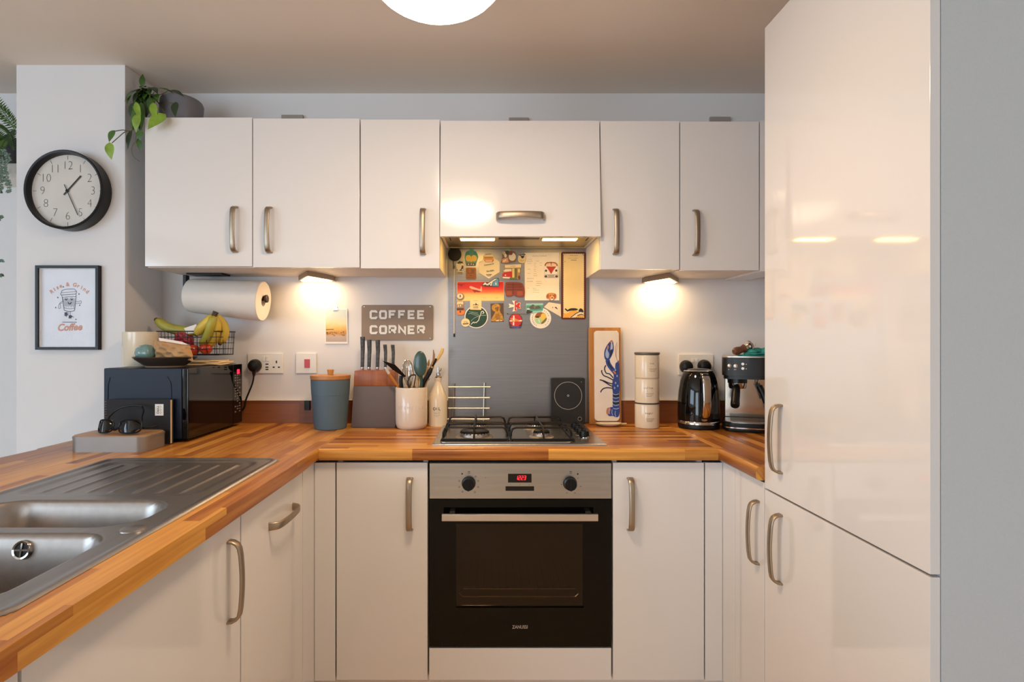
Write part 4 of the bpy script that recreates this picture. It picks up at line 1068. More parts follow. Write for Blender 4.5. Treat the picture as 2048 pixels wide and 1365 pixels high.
# shelf with plants beyond the pier
sz = Z(327, 2.235)
m = MB().box(-2.75, PX0 - .001, Y(2.235), .0003, sz - .040, sz, .001)
single('wall_shelf', m, M['white'], 'thick white wall shelf left of the pier carrying plants', 'shelf')
t = thing('fern', 'green fern in a dark trough on the white shelf at far left', 'plant', (X(-20, 2.29), Y(2.3), sz))
m = MB().box(-2.34, PX0 - .012, Y(2.25), Y(2.37), sz + .0003, sz + .105, .004); part(t, 'pot', m, C('trough', (38, 34, 34), .55), label='dark trough')
m = MB(); rg = random.Random(2)
def frond(p0, p1, sag, n, ll, mi):
    p0, p1 = Vector(p0), Vector(p1)
    for k in range(n):
        u = k / (n - 1); c = p0.lerp(p1, u) + Vector((0, 0, sag * math.sin(PI * u))); ax = (p1 - p0).normalized(); sd = ax.cross(Vector((0, -1, .3))).normalized()
        w = ll * math.sin(PI * (.12 + .86 * u)) ** .6
        for q in (-1, 1): m.m(mi).leaf(c, c + sd * q * w + ax * w * .35 - Vector((0, 0, .1 * w)), .0075, (0, -1, .4), .1, 0, 3)
    m.m(0).tube([p0.lerp(p1, k / 8) + Vector((0, 0, sag * math.sin(PI * k / 8))) for k in range(9)], .0012, 5)
b0 = (X(28, 2.29), Y(2.29), sz + .10)
for p0, p1, sg in (((X(34, 2.26), Y(2.26), Z(268, 2.26)), (X(-30, 2.22), Y(2.22), Z(175, 2.22)), .01), ((X(34, 2.24), Y(2.24), Z(252, 2.24)), (X(-26, 2.2), Y(2.2), Z(205, 2.2)), .01), ((X(32, 2.26), Y(2.26), Z(285, 2.25)), (X(-30, 2.2), Y(2.2), Z(262, 2.2)), .03), (b0, (X(-40, 2.2), Y(2.2), Z(300, 2.2)), .04), (b0, (X(-5, 2.18), Y(2.18), Z(318, 2.2)), .04), ((X(0, 2.28), Y(2.28), sz + .1), (X(-90, 2.2), Y(2.2), Z(220, 2.2)), .04), ((X(10, 2.28), Y(2.28), sz + .1), (X(28, 2.2), Y(2.2), Z(300, 2.2)), .05)):
    frond(p0, p1, sg, 24, .030, rg.choice((0, 0, 2)))
part(t, 'foliage', m, [M['green'], M['lime'], M['dgreen']], sharp=180)
t = thing('hanging_eucalyptus', 'grey-green trailing plant hanging down in front of the shelf', 'plant', (X(5, 2.2), Y(2.2), sz - .1))
m = MB(); rg = random.Random(9)
for pts in ([(8, 300), (20, 318), (12, 338), (20, 362), (24, 388)], [(0, 300), (8, 325), (4, 350), (14, 366)], [(-10, 300), (-6, 340), (-2, 372), (0, 388)], [(-14, 320), (-10, 420), (-6, 440), (0, 430)], [(-16, 400), (-8, 480), (-4, 520), (8, 520)], [(-10, 440), (-6, 540), (0, 548)]):
    P = curve([(X(x, 2.2), Y(2.2) + .01 * math.sin(y), Z(y, 2.2)) for x, y in pts], 6); m.m(1).tube(P, .0009, 5)
    for k in range(1, len(P) - 1):
        for q in (-1, 1):
            a = rg.uniform(-.5, .5); L = rg.uniform(.010, .017)
            m.m(0).leaf(P[k], P[k] + Vector((q * L * math.cos(a), -.004 * rg.random(), L * math.sin(a) - .003)), L * .75, (rg.uniform(-.4, .4), -1, rg.uniform(-.2, .5)), .15, 0, 5)
part(t, 'foliage', m, [M['euc'], C('eucstem', (104, 92, 80), .7)], sharp=180)

# ================================================================== sockets and switches on the back wall
def plate(px0, px1, py0, py1): return X(px0, DW), X(px1, DW), Z(py1, DW), Z(py0, DW)
def wplate(m, a, yo=.010): x0, x1, z0, z1 = a; m.box(x0, x1, -yo, .0003, z0, z1, .002)
def plug(label, px, py, cable):
    t = thing('plug', label, 'plug', (X(px, 2.41), -.011, Z(py, 2.41)), group='black plugs in the wall sockets')
    m = MB(); m.at((X(px, 2.41), -.0105, Z(py, 2.41)), (90, 0, 0)); m.lathe([(0, 0), (.0255, 0), (.0265, .004), (.026, .020), (.021, .034), (.012, .039), (0, .040)], 28, squash=1.05); part(t, 'body', m, M['black'])
    if cable:
        m = MB(); P = curve(cable, 8); m.tube(P, [.0085, .008, .0075, .007, .006, .005] + [.0036] * (len(P) - 6), 8); part(t, 'cable', m, M['black'])


a = plate(497, 567, 707, 747)
t = thing('wall_socket', 'white double wall socket with USB ports, beside the microwave', 'socket', ((a[0] + a[1]) / 2, 0, a[2]), group='white sockets and switches on the back wall')
m = MB(); wplate(m, a); part(t, 'faceplate', m, M['white'])
for px in (527.5, 534.5):
    m = MB().box(X(px - 3, 2.42), X(px + 3, 2.42), -.0135, -.0098, Z(723, 2.42), Z(713, 2.42), .0008); part(t, 'rocker', m, M['white'])
m = MB()
for py in (729, 735, 739.5): m.box(X(530, 2.42), X(536, 2.42), -.0104, -.0098, Z(py + 1.2, 2.42), Z(py - 1.2, 2.42))
part(t, 'usb_ports', m, M['dark'])
m = MB()
for px, py, w_, h_ in ((552, 724.5, 1.3, 2.6), (546.5, 735, 2, 1.3), (557, 735, 2, 1.3)): m.box(X(px - w_, 2.42), X(px + w_, 2.42), -.0104, -.0098, Z(py + h_, 2.42), Z(py - h_, 2.42))
part(t, 'pin_holes', m, M['dark'])
pz = lambda px, py, d: (X(px, d), Y(d), Z(py, d))
plug('black plug in the socket beside the microwave, its cable running behind it', 509, 732, [pz(508, 744, 2.39), pz(507, 757, 2.39), pz(504, 770, 2.392), pz(498, 785, 2.395), pz(492, 800, 2.398), pz(489, 815, 2.400), pz(482, 822, 2.402), pz(470, 824, 2.404)])
a = plate(593, 634, 707, 747)
t = thing('cooker_switch', 'white wall switch with a red rocker, above the lidded blue-grey canister', 'switch', ((a[0] + a[1]) / 2, 0, a[2]), group='white sockets and switches on the back wall')
m = MB(); wplate(m, a); part(t, 'faceplate', m, M['white'])
m = MB().box(X(608.5, 2.42), X(619, 2.42), -.0145, -.0098, Z(736, 2.42), Z(719, 2.42), .001); part(t, 'rocker', m, C('redswitch', (190, 28, 34), .35), label='red rocker')
a = plate(1356, 1425, 709, 750)
t = thing('wall_socket', 'white double wall socket behind the kettle with two black plugs', 'socket', ((a[0] + a[1]) / 2, 0, a[2]), group='white sockets and switches on the back wall')
m = MB(); wplate(m, a); part(t, 'faceplate', m, M['white'])
for px in (1387, 1394):
    m = MB().box(X(px - 2.6, 2.42), X(px + 2.6, 2.42), -.0135, -.0098, Z(725, 2.42), Z(718, 2.42), .0008); part(t, 'rocker', m, M['white'])
plug('black plug in the left half of the socket behind the kettle', 1373, 734, [pz(1373, 745, 2.39), pz(1374, 770, 2.395), pz(1380, 800, 2.40), pz(1388, 846, 2.40)])
plug('black plug in the right half of the socket behind the kettle', 1409, 733, [pz(1409, 745, 2.39), pz(1412, 770, 2.395), pz(1424, 800, 2.40), pz(1436, 844, 2.40)])
m = MB().box(X(609, 2.415), X(620, 2.415), -.024, -.0158, Z(821, 2.415), Z(802, 2.415), .002)
single('black_clip', m, M['black'], 'small black clip fixed on the upstand behind the blue-grey canister', 'clip')

# clipped picture
t = thing('clipped_print', 'small landscape print of a hazy yellow sky hung from a metal clip', 'picture', (X(672, DW), -.002, Z(688, DW)))
m = MB(); q = [(X(651, DW), Z(688, DW)), (X(696, DW), Z(688, DW)), (X(695, DW), Z(617, DW)), (X(650, DW), Z(618.5, DW))]; m.prism(q, .003, .004)
zl, zh = Z(684, DW), Z(620, DW)
m.m(1).flat([(X(652.5, DW), zl), (X(694, DW), zl), (X(693, DW), zh), (X(651.5, DW), zh)], .0043)
zz0 = Z(688, DW)
m.m(2); m.flat([(X(652.5, DW), Z(659, DW)), (X(668, DW), Z(658.5, DW)), (X(668, DW), Z(660, DW)), (X(652.5, DW), Z(660.5, DW))], .0046)
rg = random.Random(4)
for k in range(26):
    px, py = rg.uniform(654, 692), rg.uniform(664, 672); m.m(2 + k % 2).flat(ell(X(px, DW), Z(py, DW), rg.uniform(.002, .005), rg.uniform(.0012, .003), 9), .0046 + k * .00001)
part(t, 'print', m, [M['paper'], ramp_mat('sky_print', [(0, (176, 158, 148)), (.18, (190, 170, 150)), (.26, (196, 140, 70)), (.42, (232, 182, 92)), (.6, (240, 214, 168)), (.78, (206, 214, 204)), (1, (196, 212, 214))], 2, zl - zz0, zh - zz0, .22, ns=30), C('pdark', (110, 84, 50), .7), C('pdark2', (170, 120, 60), .7)])
m = MB(); cxp = X(672, DW); m.prism([(cxp - .011, Z(621, DW)), (cxp + .011, Z(620.5, DW)), (cxp + .008, Z(616.5, DW)), (cxp - .008, Z(616.5, DW))], .0025, .008); m.tube([(cxp + .006 * math.cos(a), -.006, Z(613, DW) + .006 * math.sin(a)) for a in [2 * PI * k / 12 for k in range(12)]], .0014, 6, closed=True); m.cyl((cxp, -.006, Z(615.5, DW)), (cxp, .0003, Z(614, DW)), .002, seg=8)
part(t, 'clip', m, M['chrome'])

# COFFEE CORNER sign
sx0, sx1, sz1, sz0 = X(723.5, DW), X(866.5, DW), Z(610.5, DW), Z(681, DW)
t = thing('coffee_corner_sign', 'taupe metal sign with raised white letters reading COFFEE CORNER', 'sign', ((sx0 + sx1) / 2, 0, sz0))
m = MB().prism(rrect(sx0, sx1, sz0, sz1, .009), -.0003, .005, .001); part(t, 'plate', m, C('taupe', (140, 120, 102), .5))
GL = {'C': [[(1, .78), (1, .86), (.86, 1), (.14, 1), (0, .86), (0, .14), (.14, 0), (.86, 0), (1, .14), (1, .22)]], 'O': ['c', [(.14, 0), (.86, 0), (1, .14), (1, .86), (.86, 1), (.14, 1), (0, .86), (0, .14)]],
      'F': [[(0, 0), (0, 1), (1, 1)], [(0, .53), (.8, .53)]], 'E': [[(1, 0), (0, 0), (0, 1), (1, 1)], [(0, .51), (.85, .51)]], 'R': [[(0, 0), (0, 1), (.86, 1), (1, .86), (1, .58), (.86, .44), (0, .44)], [(.55, .44), (1, 0)]], 'N': [[(0, 0), (0, 1), (1, 0), (1, 1)]]}
lh, lw, st_ = .0385, .0338, .0092
for row, zc in (('COFFEE', Z(630, DW)), ('CORNER', Z(660, DW))):
    for i, ch in enumerate(row):
        m = MB(); u0 = X(740, DW) + i * 18.95 * DW / F; g = GL[ch]; closed = g[0] == 'c'
        for k, s_ in enumerate(g[1:] if closed else g):
            m.rib([(u0 + st_ / 2 + a * (lw - st_), zc - lh / 2 + b * (lh - st_) + st_ / 2) for a, b in s_], st_, .0078 + .0001 * k, closed, .0045)
        part(t, 'letter', m, M['white'], sharp=20)
m = MB()
for px, py in ((729, 614), (861, 614), (861, 677), (729, 677)): m.at((X(px, DW), -.005, Z(py, DW)), (90, 0, 0)); m.lathe([(.0022, 0), (.002, .0012), (0, .0016)], 10)
part(t, 'screws', m, M['chrome'])

# ================================================================== left of the hob
c = (X(661, 2.285), Y(2.285)); z_ = lambda py, d=2.285: Z(py, d) - TOP
t = thing('storage_canister', 'blue-grey tapered storage canister with a round wooden lid', 'canister', (*c, TOP))
m = MB().lathe([(0, 0), (.060, 0), (.063, .002), (.0655, .02), (.0735, .135), (.0742, .1355), (.0765, .175), (.077, .196), (.0725, .197), (.072, .19), (0, .19)], 48, (*c, TOP)); part(t, 'body', m, C('bluegrey', (82, 104, 118), .6))
m = MB().lathe([(0, .192), (.071, .192), (.0785, .199), (.079, .212), (.077, .214), (0, .214)], 48, (*c, TOP)); lid = part(t, 'lid', m, grain('lidwood', (170, 112, 62), (192, 134, 80), 0, 20), label='wooden lid')
m = MB().lathe([(0, .213), (.010, .213), (.0135, .234), (.012, .236), (0, .236)], 24, (*c, TOP)); part(lid, 'knob', m, grain('knobwood', (186, 128, 66), (206, 150, 84), 2, 20))

kd = 2.335; kx = lambda px: X(px, kd)
t = thing('knife_block', 'grey and reddish wood knife block behind the utensil pot', 'knife block', ((kx(706) + kx(794)) / 2, Y(kd), TOP))
kz0, kz1, kzm = TOP, Z(741, kd), Z(771, kd); kyf, kyb = Y(2.30), Y(2.385)
def taper(m, xa, xb, xc, xd, za, zb, ya, yb):
    v = [m.v(p) for p in ((xa, ya, za), (xb, ya, za), (xb, yb, za), (xa, yb, za), (xc, ya, zb), (xd, ya, zb), (xd, yb, zb), (xc, yb, zb))]
    for q in ((0, 3, 2, 1), (4, 5, 6, 7), (0, 1, 5, 4), (1, 2, 6, 5), (2, 3, 7, 6), (3, 0, 4, 7)): m.f([v[i] for i in q])
    es = set(e for v_ in v for e in v_.link_edges); r = bmesh.ops.bevel(m.bm, geom=list(es), offset=.0025, segments=2, affect='EDGES', profile=.5)
    return m
part(t, 'lower_body', taper(MB(), kx(706), kx(794), kx(711), kx(793.5), kz0, kzm, kyf, kyb), C('blockgrey', (100, 90, 88), .6))
part(t, 'upper_body', taper(MB(), kx(711), kx(793.5), kx(712.5), kx(793), kzm, kz1, kyf, kyb), grain('blockwood', (136, 74, 40), (166, 98, 56), 2, 30), label='reddish wood top')
hsteel = mat('hammered_steel', (74, 69, 64), .42, 1, var=.5, vs=90)
for px, top, lb, w_ in ((723.5, 674, 'tallest knife, furthest left in the knife block', 8), (737, 680, 'second knife from the left in the knife block', 8), (754, 680.5, 'middle knife of the five in the knife block', 8), (770, 689.5, 'fourth knife from the left in the knife block', 6.5), (785.5, 690, 'rightmost knife, standing behind the black spatula', 6.5)):
    t = thing('kitchen_knife', lb, 'knife', (kx(px), Y(2.345), kz1 + .0006), group='knives in the knife block')
    hw = w_ / 2 * kd / F; lean = .004 if px < 760 else .001; zt = Z(top, kd)
    m = MB(); x = kx(px)
    m.strap([(x, Y(2.345), kz1 + .012), (x + lean * .2, Y(2.345), kz1 + .04), (x + lean * .5, Y(2.345) , (kz1 + zt) / 2 + .02), (x + lean - .003, Y(2.345), zt)], (1, 0, 0), [hw * 1.7, hw * 1.75, hw * 2, hw * 2.25], .018); part(t, 'handle', m, hsteel, sharp=60)
    m = MB().lathe([(0, 0), (hw * .75, 0), (hw * .9, .004), (hw * .85, .012), (0, .013)], 16, (x, Y(2.345), kz1 + .0006)); part(t, 'bolster', m, M['chrome'])

pcx, pcy, pr = X(823, 2.29), Y(2.29), .064; pzt = Z(776, 2.25) - TOP
t = thing('utensil_pot', 'off-white ceramic utensil pot embossed UTENSILS in front of the knife block', 'pot', (pcx, pcy, TOP))
m = MB().lathe([(0, .002), (.044, .002), (.046, 0), (.052, 0), (.059, .006), (pr - .001, .018), (pr, .04), (pr, pzt - .003), (pr - .002, pzt), (pr - .006, pzt - .002), (pr - .006, .03), (0, .028)], 56, (pcx, pcy, TOP)); part(t, 'body', m, C('potcer', (218, 204, 188), .2, coat=.4))
m = MB()
for i, ch in enumerate('UTENSILS'):
    a = R(-90 - 46 + 92 * i / 7 + 4); m.text(ch, .0165, Matrix.Translation((pcx + (pr + .0001) * math.cos(a), pcy + (pr + .0001) * math.sin(a), TOP + .087)) @ Matrix.Rotation(a + PI / 2, 4, 'Z') @ Matrix.Rotation(R(90), 4, 'X'), ext=.0009)
part(t, 'lettering', m, C('potcer', (218, 204, 188), .2), label='embossed lettering UTENSILS')
bot = lambda a, r=.045: (pcx + r * math.cos(R(a)), pcy + r * math.sin(R(a)), TOP + .034)
pp = lambda zx, zy, d: (X(750 + zx / 7.58, d), Y(d), Z(690 + zy / 7.58, d))
UG = 'utensils standing in the ceramic pot'
m = MB(); m.tube(curve([bot(250, .02), pp(400, 640, 2.262), pp(400, 470, 2.262)], 4), [.008] * 9, 8)
hp = [pp(115, 245, 2.24), pp(180, 262, 2.24), pp(300, 300, 2.245), pp(370, 370, 2.25), pp(470, 480, 2.26), pp(440, 492, 2.262), pp(360, 440, 2.262), pp(270, 380, 2.255), pp(190, 310, 2.25)]
a_ = [m.v(p) for p in hp]; b_ = [m.v((p[0], p[1] + .004, p[2])) for p in hp]
m.f(a_); m.f(b_[::-1])
for i in range(len(hp)): j = (i + 1) % len(hp); m.f([a_[i], b_[i], b_[j], a_[j]])
single('spatula', m, M['black'], 'black angled spatula leaning left over the utensil pot rim', 'spatula', UG)
t = thing('whisk', 'wire balloon whisk in the middle of the utensil pot', 'whisk', bot(100, .015), group=UG)
m = MB().tube([bot(100, .015), pp(520, 630, 2.30)], .0055, 8); part(t, 'handle', m, M['steel'])
m = MB(); ct = Vector(pp(520, 640, 2.30)); tp = Vector(pp(488, 232, 2.30)); ax = (tp - ct); L = ax.length
for k in range(8):
    a = PI * k / 8; P = []
    for i in range(25):
        u = i / 24 * 2 - 1; v = (1 - abs(u) ** 2.6); w_ = .0155 * math.copysign(1, u) * math.sin(PI * min(1, (1 - abs(u)) * 1.0 + 0) ** .75 * .62) / math.sin(PI * .62 * .62) if u else 0
        r_ = .028 * (abs(u) ** .9) * (1 - abs(u) ** 5 * .85) * 1.25 * (1 if u > 0 else -1)
        P.append(ct + ax * v + Vector((r_ * math.cos(a), r_ * math.sin(a), 0)))
    m.tube(P, .0009, 5)
part(t, 'wires', m, M['chrome'])
def spoon(m, b, neck, tip, w, nrm=(0, -1, 0), r=.005, rn=.55, mi=0):
    m.m(mi).tube(curve([b, ((b[0] + neck[0]) / 2, (b[1] + neck[1]) / 2, (b[2] + neck[2]) / 2), neck], 4), r, 8)
    n0 = len(m.bm.faces); m.leaf(neck, tip, w, nrm, .12, 0, 12, rn)
    fs = list(m.bm.faces)[n0:]; bmesh.ops.solidify(m.bm, geom=fs, thickness=.003)
    return m
m = MB().tube(curve([bot(300, .018), pp(698, 640, 2.263), pp(697, 480, 2.256)], 4), [.0062] * 5 + [.0062, .0064, .0068, .0075], 10)
sa, sb = pp(690, 490, 2.255), pp(680, 95, 2.253)
m.ball(((sa[0] + sb[0]) / 2, sa[1], (sa[2] + sb[2]) / 2), (.0268, .0055, (sb[2] - sa[2]) / 2), 28, 18)
single('serving_spoon', m, C('spoongreen', (42, 72, 66), .3, coat=.3), 'large dark green spoon, tallest in the middle of the pot', 'spoon', UG, sharp=60)
m = MB(); m.tube(curve([bot(200, .002), pp(800, 500, 2.30), pp(880, 330, 2.31)], 4), .006, 8); m.strap([pp(860, 360, 2.31), pp(890, 290, 2.312), pp(960, 200, 2.315), pp(1010, 110, 2.318), pp(1030, 55, 2.32)], (1, 0, -.2), [.009, .011, .013, .0145, .010], .005)
single('wooden_spatula', m, grain('palewood', (196, 158, 88), (216, 180, 108), 2, 20), 'long pale wooden spatula leaning right, behind the oil bottle', 'spatula', UG, sharp=60)
m = MB(); m.tube(curve([bot(140, .018), pp(780, 500, 2.325), pp(860, 300, 2.33)], 4), .005, 8); m.strap([pp(850, 330, 2.33), pp(890, 230, 2.332), pp(893, 150, 2.334), pp(885, 75, 2.335)], (1, 0, 0), [.008, .010, .009, .003], .006)
single('wooden_fork', m, grain('brownwood', (130, 96, 66), (158, 120, 84), 2, 20), 'pointed brown wooden utensil just left of the pale spatula', 'utensil', UG, sharp=60)
m = spoon(MB(), bot(110, .03), pp(805, 330, 2.335), pp(822, 212, 2.335), .011, r=.004); single('wooden_spoon', m, grain('palewood2', (178, 140, 84), (200, 160, 100), 2, 20), 'slim wooden spoon right of the green spoon', 'spoon', UG, sharp=60)
m = MB().tube(curve([bot(330, .02), pp(715, 640, 2.276), pp(800, 470, 2.278), pp(855, 350, 2.285)], 4), [.006] * 4 + [.009] * 5 + [.010, .010, .008, .005], 8); m.tube([pp(870, 330, 2.29), pp(930, 210, 2.292)], [.004, .0045], 8)
single('tongs', m, M['black'], 'black handled tongs leaning right in the utensil pot', 'tongs', UG, sharp=60)
m = MB(); m.strap(curve([bot(350, .03), pp(750, 640, 2.30), pp(815, 525, 2.305)], 4), (1, 0, .4), .013, .006)
single('grey_utensil', m, C('greyplas', (150, 148, 146), .5), 'flat grey plastic handle at the right rim of the pot', 'utensil', UG, sharp=60)
m = MB().tube(curve([pp(515, 650, 2.245), pp(500, 560, 2.24), pp(530, 480, 2.24), pp(590, 455, 2.24), pp(618, 465, 2.242)], 6), .0036, 8); m.tube([bot(260, .03), pp(515, 650, 2.245)], .004, 8); m.tube(curve([pp(618, 465, 2.242), pp(605, 560, 2.243), pp(590, 650, 2.246)], 4), .0022, 6)
single('scissors', m, C('scissor', (58, 44, 38), .4), 'dark looped handle of kitchen scissors at the front of the pot', 'scissors', UG, sharp=60)
m = MB().tube([bot(280, .02), pp(560, 640, 2.27), pp(600, 540, 2.27)], .003, 8); m.tube([bot(290, .03), pp(640, 640, 2.28), pp(655, 470, 2.28)], [.005, .005, .007], 8)
single('wooden_stick', m, grain('palewood3', (196, 164, 110), (212, 180, 126), 2, 20), 'pale wooden handles standing upright left of the green spoon', 'utensil', UG, sharp=60)
t = thing('pastry_brush', 'amber handled pastry brush leaning out to the left of the pot', 'brush', bot(200, .03), group=UG)
m = MB().strap([bot(200, .02), pp(362, 640, 2.268), pp(305, 575, 2.262), pp(215, 440, 2.255)], (1, 0, .8), [.010, .010, .012, .011], .005); part(t, 'handle', m, C('amber', (182, 112, 42), .25, coat=.4), sharp=60)
m = MB().strap([pp(215, 440, 2.255), pp(160, 350, 2.25)], (1, 0, .8), [.013, .011], .006); part(t, 'ferrule', m, C('ferr', (196, 186, 174), .3))

ox, oy, orr = X(876, 2.345), Y(2.345), .0385
t = thing('oil_bottle', 'white ceramic bottle printed OIL with a metal pourer, beside the hob', 'bottle', (ox, oy, TOP))
oz = lambda py: Z(py, 2.345) - TOP
m = MB().lathe([(0, 0), (orr - .002, 0), (orr, .002), (orr, oz(800)), (orr - .001, oz(795)), (.030, oz(785)), (.018, oz(772)), (.0135, oz(765)), (.0135, oz(761)), (.0145, oz(760)), (.0145, oz(756)), (0, oz(756))], 40, (ox, oy, TOP)); part(t, 'body', m, M['cream'])
m = MB().lathe([(0, oz(756)), (.014, oz(756)), (.0145, oz(754)), (.012, oz(752.5)), (.009, oz(751)), (.009, oz(747)), (.006, oz(746)), (.0045, oz(737)), (.0042, oz(735)), (0, oz(735))], 20, (ox + .001, oy, TOP)); m.tube([(ox + .002, oy, TOP + oz(744)), (ox + .012, oy - .004, TOP + oz(741)), (ox + .013, oy - .004, TOP + oz(737))], .0022, 6); part(t, 'pourer', m, M['chrome'], label='metal pourer')
def onlathe(m, s_, cx, cy, r, z, ang, size, **k):
    """lettering bent round an upright cylinder; ang = middle, degrees"""
    w_ = size * .62
    for i, ch in enumerate(s_):
        a = R(ang) + (i - (len(s_) - 1) / 2) * w_ / r
        m.text(ch, size, Matrix.Translation((cx + (r + .0003) * math.cos(a), cy + (r + .0003) * math.sin(a), z)) @ Matrix.Rotation(a + PI / 2, 4, 'Z') @ Matrix.Rotation(R(90), 4, 'X'), **k)
def lines(m, cx, cy, r, z, ang, w_, th, n=10):
    vs = [(m.v((cx + (r + .0003) * math.cos(a), cy + (r + .0003) * math.sin(a), z)), m.v((cx + (r + .0003) * math.cos(a), cy + (r + .0003) * math.sin(a), z + th))) for a in [R(ang) + (k / n - .5) * w_ / r for k in range(n + 1)]]
    for (a, b), (c_, d_) in zip(vs, vs[1:]): m.f([a, c_, d_, b])
m = MB(); onlathe(m, 'OIL', ox, oy, orr, TOP + oz(816.5), -92 + 0, .0165, bold=.02)
lines(m, ox, oy, orr, TOP + oz(822.5), -92, .026, .0006); lines(m, ox, oy, orr, TOP + oz(829), -92, .026, .0006)
onlathe(m, 'EXTRA VIRGIN'[:9], ox, oy, orr, TOP + oz(825.5), -92, .0038, bold=.01); onlathe(m, '0.75 L', ox, oy, orr, TOP + oz(831.5), -92, .0042, bold=.01)
part(t, 'lettering', m, M['dark'])

# steel trivet leaning on the splashback
t = thing('trivet', 'grid trivet of thin steel rods leaning against the splashback behind the hob', 'trivet', (X(940, 2.40), Y(2.405), TOP))
m = MB(); td = 2.40
for (a, b) in (((907.5, 767), (905, 838)), ((969, 766), (967, 838))): m.tube([(X(a[0], 2.413), Y(2.413), Z(a[1], 2.413)), (X(b[0], 2.40), Y(2.40), Z(b[1], 2.40))], .0034, 8)
for a, b, k in (((896.5, 774.5), (981, 774.5), 2.406), ((896.5, 796), (980, 796), 2.402), ((896, 817), (979, 817), 2.398), ((894, 838.5), (979, 838.5), 2.394)): m.tube([(X(a[0], k), Y(k), Z(a[1], k)), (X(b[0], k), Y(k), Z(b[1], k))], .0030, 8)
for px in (905, 967): m.tube([(X(px, 2.397), Y(2.398), Z(838, 2.397)), (X(px, 2.392), Y(2.394), TOP + .001)], .003, 8)
part(t, 'rods', m, C('trivsteel', (176, 168, 156), .36, metal=1))

# kitchen scale leaning on the splashback
t = thing('kitchen_scale', 'flat black kitchen scale with a pale ring leaning on the splashback', 'scale', (X(1136, 2.40), Y(2.397), TOP + .0005), (-3, 0, 0))
sw_, sh_ = (X(1170, 2.39) - X(1102, 2.39)) / 2, Z(757, 2.40) - TOP
m = MB().prism(rrect(-sw_, sw_, 0, sh_, .006), -.006, .008, .001); part(t, 'body', m, C('scaleblk', (15, 14, 15), .5), local=True)
m = MB(); cz = Z(792, 2.4) - TOP; m.rib([p for p in ell(0, cz, .0575, n=64)], .0016, .0084, True); m.flat(ell(0, cz, .0045), .0084); m.m(1).flat(ell(0, cz, .0025), .0087); m.m(0).flat(ell(.056, sh_ - .016, .0015, n=10), .0084)
part(t, 'ring', m, [C('ringgrey', (176, 170, 162), .5), M['dark']], local=True)
m = MB().flat(ell(.048, Z(838, 2.4) - TOP, .0075), .0084); m.m(1).rib(ell(.048, Z(838, 2.4) - TOP, .0075), .0012, .0086, True); part(t, 'button', m, [M['black'], C('ringgrey', (176, 170, 162), .5)], local=True)

# ================================================================== magnets and papers on the splashback
MG = 'magnets on the splashback'; dm = 2.421
YM = -.0098                                       # just seated on the steel
def q1(x, y): return (880 + x / 6.4, 470 + y / 6.4)
def q2(x, y): return (880 + x / 11.375, 480 + y / 11.375)
def q3(x, y): return (1020 + x / 7.583, 480 + y / 7.583)
def q4(x, y): return (880 + x / 12.8, 580 + y / 12.8)
def P_(q, pts): return [(X(q(*p)[0], dm), Z(q(*p)[1], dm)) for p in pts]
def cvp(pts, n=5, closed=True): return [(p.x, p.y) for p in curve([(a, b, 0) for a, b in pts], n, closed)]
def mag(name, label, cat, q, outline, th, layers, mats, smooth=False, group=MG):
    """a flat thing stuck on the steel: outline in measured points, then printed layers (material index, points or a callable)"""
    m = MB(); m.mt = Matrix.Translation((0, YM, 0))
    o = cvp(outline) if smooth else outline
    m.m(0).prism(P_(q, o), 0, th, min(.001, th * .3)); w = th + .0003
    for k, (mi, L) in enumerate(layers):
        m.m(mi)
        if callable(L): L(m, w + k * .00008)
        else: m.flat(P_(q, L), w + k * .00008)
    return single(name, m, mats, label, cat, group)
def tri(*a): return list(a)
def stroke(q, pts, w_): return lambda m, w: m.rib(P_(q, pts), w_ * .00042, w)
def word(q, s_, size, x, y, **k):
    def go(m, w): u, v = P_(q, [(x, y)])[0]; m.wtext(s_, size, u, v, w, **k)
    return go
def oval(q, x, y, rx, ry, n=18): return [(x + rx * math.cos(2 * PI * k / n), y + ry * math.sin(2 * PI * k / n)) for k in range(n)]
K = lambda n, c_, r_=.5: C('mg_' + n, c_, r_)
cr, bk, rd, wh, sk = K('cream', (232, 214, 176)), K('black', (34, 30, 30)), K('red', (196, 40, 36)), K('white', (232, 226, 214)), K('sky', (116, 172, 204))
og, ye, tl, gn, br = K('orange', (222, 128, 52)), K('yellow', (226, 190, 80)), K('teal', (52, 140, 130)), K('green', (96, 124, 66)), K('brown', (150, 92, 44))

# tape measure / round black pendant with its cord
t = thing('round_pendant', 'black disc at the top left of the splashback, thin white rod below', 'pendant', (X(908, dm), YM, Z(674, dm)))
m = MB(); cx_, cz_ = P_(q1, [(188, 250)])[0]; m.at((cx_, YM, cz_), (90, 0, 0)); m.lathe([(0, 0), (.027, 0), (.0285, .003), (.0285, .010), (.026, .013), (0, .014)], 36); m.mt = Matrix.Translation((0, YM, 0)); m.box(cx_ - .006, cx_ + .014, -.012, .0, cz_ + .028, cz_ + .031); part(t, 'disc', m, M['black'])
m = MB(); m.tube([(P_(q1, [p])[0][0], YM - .005, P_(q1, [p])[0][1]) for p in ((170, 335), (178, 400), (182, 430))], .0022, 6); m.ball((P_(q1, [(180, 415)])[0][0], YM - .006, P_(q1, [(180, 415)])[0][1]), (.005, .004, .008), 12, 8); part(t, 'cord', m, K('slate', (86, 90, 92)))
m = MB(); m.tube([(P_(q1, [p])[0][0], YM - .004, P_(q1, [p])[0][1]) for p in ((182, 430), (182, 1270))], .0026, 8); m.m(1).tube([(P_(q1, [p])[0][0], YM - .004, P_(q1, [p])[0][1]) for p in ((182, 1265), (182, 1308))], .0036, 8); part(t, 'rod', m, [C('rodwhite', (206, 196, 184), .35), M['dark']])

